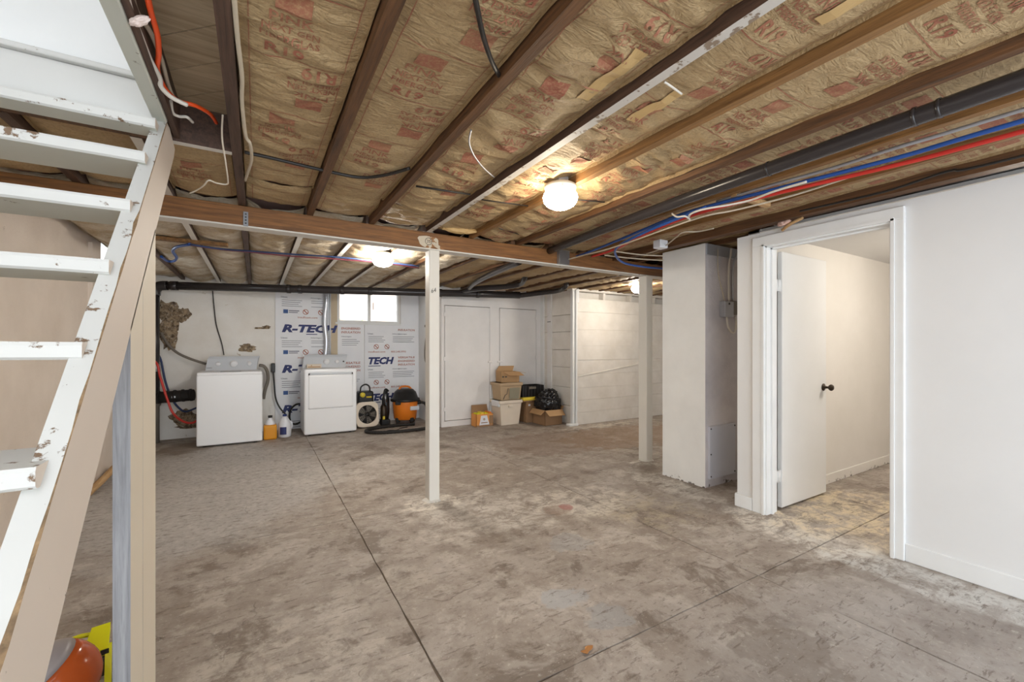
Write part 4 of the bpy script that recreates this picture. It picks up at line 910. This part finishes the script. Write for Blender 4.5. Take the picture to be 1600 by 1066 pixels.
part(MB().tube(smoothpts([(2.47, 6.9, 1.6), (2.455, 6.97, 1.35), (2.455, 7.0, 1.1), (2.455, 6.93, 1.0), (2.455, 6.85, 1.1), (2.46, 6.86, 1.4), (2.47, 6.9, 1.6)], 6), .010, 8), 'loop', M['greyhose'], t)
# jugs
t = thing('orange_jug', 'square amber yellow jug with dark cap beside the washing machine', 'jug', (.165, 6.78, 0))
part(MB().rbox(.085, .245, 6.70, 6.86, 0, .20, .022, 3), 'body', M['jug_orange'], t)
part(MB().lathe([(.06, .19), (.06, .21), (.045, .25), (.024, .28), (.024, .30)], 16, T(.165, 6.78, 0)), 'neck', M['milky'], t)
part(MB().lathe([(.027, .293), (.027, .322), (0, .322)], 14, T(.165, 6.78, 0)), 'cap', M['black'], t)
t = thing('bleach_jug', 'milky white bleach jug with blue label and blue cap', 'jug', (.345, 6.83, 0))
part(MB().lathe([(.07, 0), (.084, .012), (.086, .16), (.082, .19), (.05, .255), (.025, .285), (.022, .30)], 20, T(.345, 6.83, 0)), 'body', M['milky'], t)
part(MB().lathe([(.027, .292), (.027, .318), (0, .32)], 14, T(.345, 6.83, 0)), 'cap', M['bluecap'], t)
mb = MB(); put_rect(mb, lambda a, b: (.345+.0875*math.sin(a), 6.83-.0875*math.cos(a), b), -.8, .2, .045, .15, 0, 8, 1); part(mb, 'label', M['ink_navy'], t)
part(MB().tube(smoothpts([(.345+.06, 6.83, .215), (.345+.085, 6.83, .20), (.345+.09, 6.83, .15), (.345+.08, 6.83, .12)], 4), .012, 8), 'handle', M['milky'], t)
# box fan, leaned
t = thing('box_fan', 'white square fan with round dark grille leaning beside the dryer', 'fan', (1.52, 6.93, 0))
A = T(1.505, 6.90, .0165) @ Rz(.12) @ Matrix.Rotation(-.16, 4, 'X')
q = MB()
n = 32; R_ = .145
o_ = []
for j in range(n):
    a = 2*PI*j/n; c_, s_ = math.cos(a), math.sin(a); k = min(.175/max(abs(c_), 1e-6), .195/max(abs(s_), 1e-6)); k = min(k, .225)
    o_.append((c_*k, s_*k))
vs = []
for y in (0, .10):
    for j in range(n): a = 2*PI*j/n; vs += [(o_[j][0], y, .195+o_[j][1]), (R_*math.cos(a), y, .195+R_*math.sin(a))]
fs = []
for j in range(n):
    k = (j+1) % n
    fs += [(2*j, 2*k, 2*k+1, 2*j+1), (2*n+2*j, 2*n+2*j+1, 2*n+2*k+1, 2*n+2*k), (2*j, 2*n+2*j, 2*n+2*k, 2*k), (2*j+1, 2*k+1, 2*n+2*k+1, 2*n+2*j+1)]
part(q.add(vs, fs).xf(A), 'housing', M['bin'], t)
g_ = part(MB().lathe([(0, 0), (R_, 0), (R_, .02)], 28, A @ T(0, .06, .195) @ Matrix.Rotation(PI/2, 4, 'X')), 'back_plate', M['black'], t)
for r in (.05, .08, .11, .138): part(MB().tube([A @ Vector((r*math.cos(2*PI*j/28), .004, .195+r*math.sin(2*PI*j/28))) for j in range(28)], .003, 5, closed=True), 'grille_ring', M['dark'], t)
for k in range(10): a = 2*PI*k/10; part(MB().tube([A @ Vector((.02*math.cos(a), .003, .195+.02*math.sin(a))), A @ Vector((R_*math.cos(a+.5), .003, .195+R_*math.sin(a+.5)))], .003, 5), 'grille_spoke', M['dark'], t)
for k in range(5):
    a = 2*PI*k/5; c_ = [(.03, -.02), (.125, -.055), (.135, .04), (.03, .02)]
    part(MB().prism([A @ Vector((x*math.cos(a)-y*math.sin(a), .03+y*.25, .195+x*math.sin(a)+y*math.cos(a))) for x, y in c_], A.to_3x3() @ Vector((0, .004, 0))), 'blade', M['greyhose'], t)
part(MB().lathe([(.035, 0), (.033, .02), (0, .022)], 16, A @ T(0, .012, .195) @ Matrix.Rotation(PI/2, 4, 'X')), 'hub', M['black'], t)
# black machine behind the fan
t = thing('air_compressor', 'black machine with brass fittings and carry loop behind the white fan', 'compressor', (1.50, 7.22, 0))
part(MB().tube([(1.38, 7.22, .16), (1.40, 7.22, .16), (1.66, 7.22, .16), (1.68, 7.22, .16)], [.10, .13, .13, .10], 18), 'tank', M['black'], t)
part(MB().rbox(1.40, 1.64, 7.12, 7.32, .27, .55, .03, 3), 'motor_shroud', M['black'], t)
part(MB().tube(smoothpts([(1.44, 7.18, .53), (1.45, 7.17, .62), (1.52, 7.17, .66), (1.58, 7.17, .62), (1.59, 7.18, .53)], 5), .012, 8), 'carry_loop', M['black'], t)
part(MB().lathe([(.02, 0), (.04, .004), (.04, .03), (0, .032)], 14, T(1.46, 7.115, .50) @ Matrix.Rotation(PI/2, 4, 'X')), 'gauge', M['yellow'], t)
part(MB().tube([(1.52, 7.115, .46), (1.60, 7.09, .46)], .014, 8), 'fitting', M['yellow'], t)
for x in (1.43, 1.63): part(MB().rbox(x-.02, x+.02, 7.14, 7.30, 0, .05, .005, 1), 'foot', M['rubber'], t)
# upright black tool beside the vacuum
t = thing('pressure_sprayer', 'upright black garden tool bundle with brass body between fan and vacuum', 'tool', (1.765, 7.02, 0))
part(MB().rbox(1.725, 1.865, 6.95, 7.12, 0, .10, .02, 2), 'base', M['black'], t)
part(MB().lathe([(.05, .09), (.055, .15), (.05, .30), (.03, .34)], 16, T(1.775, 7.03, 0)), 'bottle', M['bronze'], t)
part(MB().lathe([(.045, .09), (.06, .20), (.06, .42), (.035, .50), (.03, .55)], 16, T(1.815, 7.06, 0)), 'canister', M['black'], t)
part(MB().tube(smoothpts([(1.765, 7.0, .32), (1.765, 6.98, .48), (1.79, 6.98, .58), (1.84, 7.0, .55)], 5), .018, 8), 'handle', M['black'], t)
part(MB().tube([(1.78, 6.985, .50), (1.80, 6.98, .38)], .022, 8), 'grip', M['steel'], t)
part(MB().rbox(1.745, 1.78, 6.965, 6.98, .10, .15, .004, 1), 'valve', M['yellow'], t)
# wet and dry vacuum
vx, vy = 2.125, 7.02
v = thing('shop_vacuum', 'orange wet and dry vacuum with black lid and orange handle', 'vacuum', (vx, vy, 0))
A = T(vx, vy, 0)
part(MB().lathe([(.165, .075), (.18, .085), (.20, .30), (.205, .36), (.205, .38)], 32, A), 'drum', M['orange'], v)
part(MB().lathe([(.235, .375), (.24, .39), (.235, .415), (.21, .425), (.175, .52), (.13, .565), (.10, .575), (0, .578)], 32, A), 'lid', M['black'], v)
part(MB().tube(smoothpts([(vx-.11, vy-.03, .55), (vx-.09, vy-.03, .60), (vx-.02, vy-.03, .615), (vx+.06, vy-.03, .60), (vx+.10, vy-.05, .54), (vx+.13, vy-.07, .48)], 5), .016, 8), 'handle', M['orange'], v)
part(MB().rbox(vx+.02, vx+.17, vy-.215, vy-.18, .235, .30, .01, 2), 'badge', M['applgrey'], v)
part(MB().rbox(vx-.20, vx-.12, vy-.17, vy-.1, .33, .39, .01, 2), 'latch', M['black'], v)
for a in (-1.2, .3, 2.0, 3.6):
    w_ = part(MB().rbox(vx+.16*math.cos(a)-.035, vx+.16*math.cos(a)+.035, vy+.16*math.sin(a)-.035, vy+.16*math.sin(a)+.035, .05, .11, .01, 2), 'caster_arm', M['black'], v)
    part(MB().tube([(vx+.16*math.cos(a)-.014, vy+.16*math.sin(a), .032), (vx+.16*math.cos(a)+.014, vy+.16*math.sin(a), .032)], .032, 14), 'wheel', M['rubber'], w_)
part(MB().tube([(vx+.17, vy-.06, .34), (vx+.24, vy-.08, .345)], .035, 14), 'inlet', M['black'], v)
hp = [(vx+.22, vy-.075, .345), (vx+.30, vy-.12, .32), (2.455, 6.83, .20), (2.475, 6.74, .07)]
for k in range(15):
    a = .30-k*(2*PI-.75)/14; hp.append((1.925+.54*math.cos(a), 6.50+.26*math.sin(a), .027))
hs = [Vector((p.x, p.y, max(p.z, .0265))) for p in smoothpts(hp, 8)]
part(MB().tube(hs, [(.025 if k % 2 else .0225) for k in range(len(hs))], 10), 'hose', M['rubber'], v)
run('black_cable', 'thin black cord lying in the hose loop before the vacuum', 'cord', [(1.62, 6.42, .0075), (1.72, 6.50, .0075), (1.82, 6.46, .0075), (1.92, 6.58, .0075), (2.04, 6.62, .0075)], .007, M['black'], 6)

# ------------------------------------------------------------------ boxes and bins before the closet
def openbox(t, x0, x1, y0, y1, z0, z1, mat, inner, rot=0, c=None):
    w_ = .006; mb = MB()
    mb.box(x0, x1, y0, y1, z0, z0+w_).box(x0, x0+w_, y0, y1, z0, z1).box(x1-w_, x1, y0, y1, z0, z1).box(x0, x1, y0, y0+w_, z0, z1).box(x0, x1, y1-w_, y1, z0, z1)
    A = T((x0+x1)/2, (y0+y1)/2, 0) @ Rz(rot) @ T(-(x0+x1)/2, -(y0+y1)/2, 0)
    part(mb.xf(A), 'carton', mat, t); return A
def flap(t, p0, p1, d, mat, A=None):
    p0, p1, d = Vector(p0), Vector(p1), Vector(d); tv = (p1-p0).cross(d).normalized()*.005; e = (p1-p0)*.04
    mb = MB().prism([p0, p1, p1+d-e, p0+d+e], tv)
    if A: mb.xf(A)
    part(mb, 'flap', mat, t)
def tapered(t, name, x0, x1, y0, y1, z0, z1, k, mat, rim=.03, rimz=.05):
    mx, my = (x0+x1)/2, (y0+y1)/2; hx, hy = (x1-x0)/2, (y1-y0)/2
    lo = [(mx+sx*hx*k, my+sy*hy*k, z0) for sx, sy in ((-1,-1), (1,-1), (1,1), (-1,1))]; hi = [(mx+sx*hx, my+sy*hy, z1) for sx, sy in ((-1,-1), (1,-1), (1,1), (-1,1))]
    part(MB().add(lo+hi, [(3, 2, 1, 0), (0, 1, 5, 4), (1, 2, 6, 5), (2, 3, 7, 6), (3, 0, 4, 7), (4, 5, 6, 7)]), name, mat, t)
    part(MB().rbox(x0-rim*.4, x1+rim*.4, y0-rim*.4, y1+rim*.4, z1-rimz, z1, .008, 2), 'rim', mat, t)
t = thing('snack_carton', 'open orange printed snack carton with brown back flap', 'box', (3.12, 6.18, 0))
A = openbox(t, 2.975, 3.275, 6.08, 6.26, 0, .20, M['snack'], M['card'])
flap(t, (2.975, 6.26, .20), (3.275, 6.26, .20), (0, .02, .125), M['card2'])
fn = lambda a, b: (a, 6.0785, b)
mb = MB(); mb.add([fn(3.03, .025), fn(3.21, .025), fn(3.165, .175), fn(3.06, .175)], [(0, 1, 2, 3)]); part(mb, 'label', M['milky'], t)
mb = MB(); put_rect(mb, fn, 2.975, 3.275, .0, .025); put_rect(mb, fn, 3.205, 3.275, .03, .17); part(mb, 'dark_print', M['card2'], t)
mb = MB(); put_ring(mb, lambda a, b: (a, 6.0775, b), 3.115, .115, .018, .012, slash=False); put_rect(mb, lambda a, b: (a, 6.0775, b), 3.06, 3.175, .055, .068); part(mb, 'emblem', M['card2'], t)
for k, (x, m) in enumerate(((3.03, 'lime'), (3.10, 'yellow'), (3.17, 'lime'), (3.23, 'orange'))): part(MB().rbox(x-.03, x+.03, 6.10, 6.24, .03, .21+.012*(k % 2), .006, 1), 'packet', M[m], t)
part(MB().box(3.21, 3.255, 6.272, 6.275, .25, .27).box(3.21, 3.255, 6.273, 6.276, .28, .30), 'print', M['milky'], t)
t = thing('storage_bin', 'cream tapered plastic bin at the bottom of the stacked boxes', 'bin', (3.54, 6.14, 0))
tapered(t, 'tub', 3.35, 3.76, 5.98, 6.30, 0, .40, .80, M['bin'])
part(MB().rbox(3.50, 3.58, 5.965, 5.99, .29, .325, .006, 2), 'handle', M['bin'], t)
mb = MB(); put_text(mb, 'MW', lambda a, b: (3.54+a, 5.997-.10*0, .235+b), 0, 0, .03, .06); 
part(MB().rbox(3.33, 3.40, 6.0, 6.25, .30, .40, .01, 2), 'paper_sheet', M['milky'], t)
t = thing('tan_tote', 'tan tapered tote with grey front panel stacked on the cream bin', 'tote', (3.54, 6.14, .4))
tapered(t, 'tub', 3.36, 3.77, 5.99, 6.30, .402, .685, .86, M['tote'])
part(MB().add([(3.53, 5.995, .42), (3.71, 5.995, .42), (3.73, 5.984, .60), (3.53, 5.984, .60)], [(0, 1, 2, 3)]).add([(3.53, 6.02, .42), (3.71, 6.02, .42), (3.73, 6.01, .60), (3.53, 6.01, .60)], [(0, 1, 2, 3)]), 'front_panel', M['totegrey'], t)
part(MB().tube([(3.42, 5.998, .42), (3.45, 5.988, .49), (3.48, 5.988, .50), (3.50, 5.978, .60)], .005, 5), 'tear', M['dark'], t)
t = thing('moving_carton', 'open cardboard carton with handle hole on top of the tan tote', 'box', (3.58, 6.14, .69))
A = openbox(t, 3.42, 3.74, 6.02, 6.26, .687, .86, M['card'], M['cardin'], -.15)
flap(t, (3.46, 6.02, .86), (3.74, 6.02, .86), (.06, -.10, -.055), M['card'], A)
flap(t, (3.42, 6.26, .86), (3.72, 6.26, .86), (.05, .03, .085), M['card'], A)
flap(t, (3.74, 6.03, .86), (3.74, 6.25, .86), (.13, 0, -.02), M['cardin'], A)
part(MB().box(3.44, 3.47, 6.012, 6.019, .77, .79).box(3.49, 3.52, 6.012, 6.019, .77, .79).xf(A), 'print', M['dark'], t)
t = thing('brown_box', 'plain brown closed cardboard box under the yellow tray', 'box', (4.02, 6.13, 0))
part(MB().rbox(3.86, 4.14, 6.0, 6.28, 0, .355, .004, 1), 'carton', M['card2'], t)
part(MB().box(3.90, 3.94, 5.996, 6.001, .28, .31), 'label', M['milky'], t)
t = thing('yellow_tray', 'bright yellow plastic tray lying on the brown box', 'lid', (3.97, 6.12, .356))
part(MB().rbox(3.80, 4.20, 5.985, 6.31, .365, .425, .02, 3), 'panel', M['yellow'], t); part(MB().rbox(3.785, 4.215, 5.97, 6.325, .355, .375, .006, 1), 'rim', M['card2'], t)
t = thing('black_crate', 'black mesh crate standing on the yellow tray', 'crate', (4.0, 6.16, .426))
bz = .426
for (xa, xb, ya, yb) in ((3.80, 4.24, 6.04, 6.046), (3.80, 4.24, 6.274, 6.28), (3.80, 3.806, 6.04, 6.28), (4.234, 4.24, 6.04, 6.28)):
    part(MB().box(xa, xb, ya, yb, bz, bz+.19), 'side', M['black'], t)
part(MB().box(3.80, 4.24, 6.04, 6.28, bz, bz+.008), 'bottom', M['black'], t)
for k in range(8): x = 3.81+k*.06; part(MB().box(x, x+.012, 6.034, 6.042, bz, bz+.19), 'bar', M['dark'], t)
part(MB().rbox(3.94, 4.08, 6.028, 6.042, bz+.13, bz+.17, .004, 1), 'tag', M['greyhose'], t)
t = thing('flap_carton', 'open brown cardboard box with folded flaps holding a black bag', 'box', (4.10, 5.78, 0))
A = openbox(t, 3.97, 4.31, 5.61, 5.97, 0, .245, M['card2'], M['cardin'], 0)
flap(t, (3.97, 5.61, .245), (4.31, 5.61, .245), (.02, -.075, -.085), M['card'], A)
flap(t, (3.97, 5.61, .245), (3.97, 5.97, .245), (-.075, 0, -.07), M['card'], A)
flap(t, (4.31, 5.61, .245), (4.31, 5.97, .245), (.05, 0, .05), M['card'], A)
bm = bmesh.new(); bmesh.ops.create_icosphere(bm, subdivisions=5, radius=1)
for v_ in bm.verts:
    p = v_.co.copy(); r = .92+.22*noise.noise(p*1.7)+.14*(1-abs(noise.noise(p*2.6+Vector((3, 1, 0))))*2.4)+.09*(1-abs(noise.noise(p*5.5))*2.4)+.04*(1-abs(noise.noise(p*12))*2)
    v_.co = Vector((p.x*.205*r, p.y*.175*r-.01, max(-.3645, p.z*(.19 if p.z > 0 else .42)*r)))
    wz = v_.co.z+.37
    if wz < .30: v_.co.x = max(-.175, min(.155, v_.co.x))
    if wz < .275: v_.co.y = max(-.183, min(.163, v_.co.y))
    v_.co.y = min(.163, v_.co.y)
tag(MB().bm(bm, 0, T(4.15, 5.80, .37), True).build('trash_bag', M['bag']), 'crumpled shiny black plastic bag sitting in the flapped cardboard box', 'bag')

# ------------------------------------------------------------------ things under the stairs, past the chimney, on the floor
t = thing('round_canister', 'glossy rust orange rounded shell with grey cap under the stairs', 'canister', (-.597, 2.04, 0))
prof = [(.0, -.13)]+[(.13*math.sin(a), -.13*math.cos(a)) for a in [PI*k/18 for k in range(1, 13)]]
A = T(-.597, 2.04, .13) @ Matrix.Rotation(-.55, 4, 'Y') @ Matrix.Rotation(.15, 4, 'X')
part(MB().lathe(prof, 32, A), 'shell', M['helmet'], t)
part(MB().lathe([(.13*math.sin(a)*1.01, -.13*math.cos(a)*1.01) for a in [PI*k/18 for k in range(12, 18)]]+[(0, .1315)], 32, A), 'cap', M['greyshell'], t)
t = thing('yellow_tool', 'lime yellow and black plastic tool case beside the orange shell', 'tool', (-.50, 2.2, 0))
A = T(-.545, 2.285, 0) @ Rz(.2)
part(MB().rbox(-.06, .04, -.07, .07, 0, .075, .008, 2).xf(A), 'body', M['black'], t)
part(MB().prism([(-.035, -.06, .072), (.04, -.06, .072), (.045, .055, .115), (-.01, .055, .115)], (0, 0, .028)).xf(A), 'cover', M['lime'], t)
part(MB().prism([(.03, -.13, .0), (.05, -.13, .0), (.05, -.045, .10), (.03, -.045, .10)], (0, .02, .0)).xf(A), 'strap', M['lime'], t)
part(MB().tube([A @ Vector(p) for p in smoothpts([(-.01, .05, .12), (-.06, .05, .125), (-.10, .02, .11), (-.07, -.01, .10), (-.02, .0, .10)], 5)], .009, 8), 'handle', M['lime'], t)
part(MB().box(-.012, .012, .002, .004, 0, .02).xf(A @ T(.03, -.064, .078)), 'mark', M['ink_black'], t)
tag(MB().prism([(-.46, 2.08, .001), (-.44, 2.07, .001), (-.41, 2.40, .06), (-.43, 2.41, .06)], (0, 0, .012)).build('black_strip', M['black']), 'thin black plastic strip leaning beside the yellow tool', 'strip')
t = thing('work_cabinet', 'grey blue painted cabinet with brown wood band behind the chimney', 'cabinet', (5.0, 3.0, 0))
part(MB().rbox(4.76, 5.3, 2.7, 3.5, 0, .62, .006, 1), 'lower_case', M['slate'], t)
part(MB().rbox(4.74, 5.32, 2.68, 3.52, .62, .82, .006, 1), 'wood_band', M['card2'], t)
part(MB().rbox(4.76, 5.3, 2.7, 3.5, .82, 1.06, .006, 1), 'upper_case', M['slate'], t)
t = thing('tool_clutter', 'small dark power tool lying on the grey blue cabinet', 'tool', (4.95, 3.0, 1.06))
part(MB().rbox(4.85, 5.05, 2.9, 3.1, 1.06, 1.16, .02, 2), 'body', M['black'], t); part(MB().tube([(4.9, 2.95, 1.14), (4.95, 3.05, 1.26)], .03, 10), 'grip', M['steel'], t)
n = 10; vs = []
for j in range(n):
    a = 2*PI*j/n; r = .024*(1+.45*math.cos(2*a)+.15*math.cos(5*a)); vs.append((1.186+r*math.cos(a+.4)*1.1, 1.371+r*math.sin(a+.4)*.75, .004+.006*abs(math.sin(a*1.5))))
tag(MB().add(vs+[(p[0], p[1], p[2]+.0015) for p in vs], [tuple(range(n))[::-1], tuple(range(n, 2*n))]+[(j, (j+1) % n, n+(j+1) % n, n+j) for j in range(n)]).build('dry_leaf', M['leafm']), 'small curled orange brown leaf lying on the concrete', 'leaf')
run('wood_splinter', 'orange wood splinter lying at the foot of the tan wall', 'splinter', [(-1.22, 4.95, .03), (-1.20, 5.3, .06), (-1.19, 5.75, .10)], [.03]*12+[.02], M['trimwood'], 7)
run('wood_splinter', 'splintered wood and torn fibre above the doorway casing', 'splinter', [Px(1222, 360, 3.27), Px(1235, 350, 3.26), Px(1255, 340, 3.27)], [.012]*12+[.008], M['trimwood'], 6)
tuft('pink insulation tuft poking over the doorway casing', Px(1216, 352, 3.26), Px(1234, 345, 3.26), .02, 5, 'insul_pink')
tuft('torn pink and paper insulation roll resting on the beam', Pz(692, 356, 2.225), Pz(746, 362, 2.225), .030, 8, 'tape')

# ------------------------------------------------------------------ outside the laundry window
tag(MB().box(.5, 6.0, 9.6, 9.75, 1.3, 4.2).build('neighbour_wall', plain('pale_pink_stucco', rgb(238, 216, 200), .9)), 'pale pink stucco house wall seen through the window', 'wall')
def shrub(label, x, y, z, n, seed):
    rnd = random.Random(seed); t = thing('shrub', label, 'plant', (x, y, z)); m = plain('leaf_green', rgb(120, 170, 104), .6)
    for k in range(n):
        a, e = rnd.random()*2*PI, rnd.uniform(.5, 1.3); L = rnd.uniform(.12, .2)
        d = Vector((math.cos(a)*math.cos(e), math.sin(a)*math.cos(e), math.sin(e))); b = Vector((x, y, z)); sd = d.cross(Vector((0, 0, 1))).normalized()*.018
        q = b+d*L*.55; tip = b+d*L-Vector((0, 0, .02))
        part(MB().prism([b, q+sd, tip, q-sd], (0, 0, .002)), 'leaf', m, t)
tag(MB().box(.4, 6.0, 7.6, 9.6, 1.55, 1.62).build('garden_ground', plain('dry_soil', rgb(190, 180, 160), .9)), 'pale dry ground outside the laundry window', 'ground')
shrub('small green plant outside the left window pane', 1.22, 7.95, 1.62, 12, 1)
shrub('small green plant near the window stile outside', 1.58, 8.0, 1.62, 14, 2)
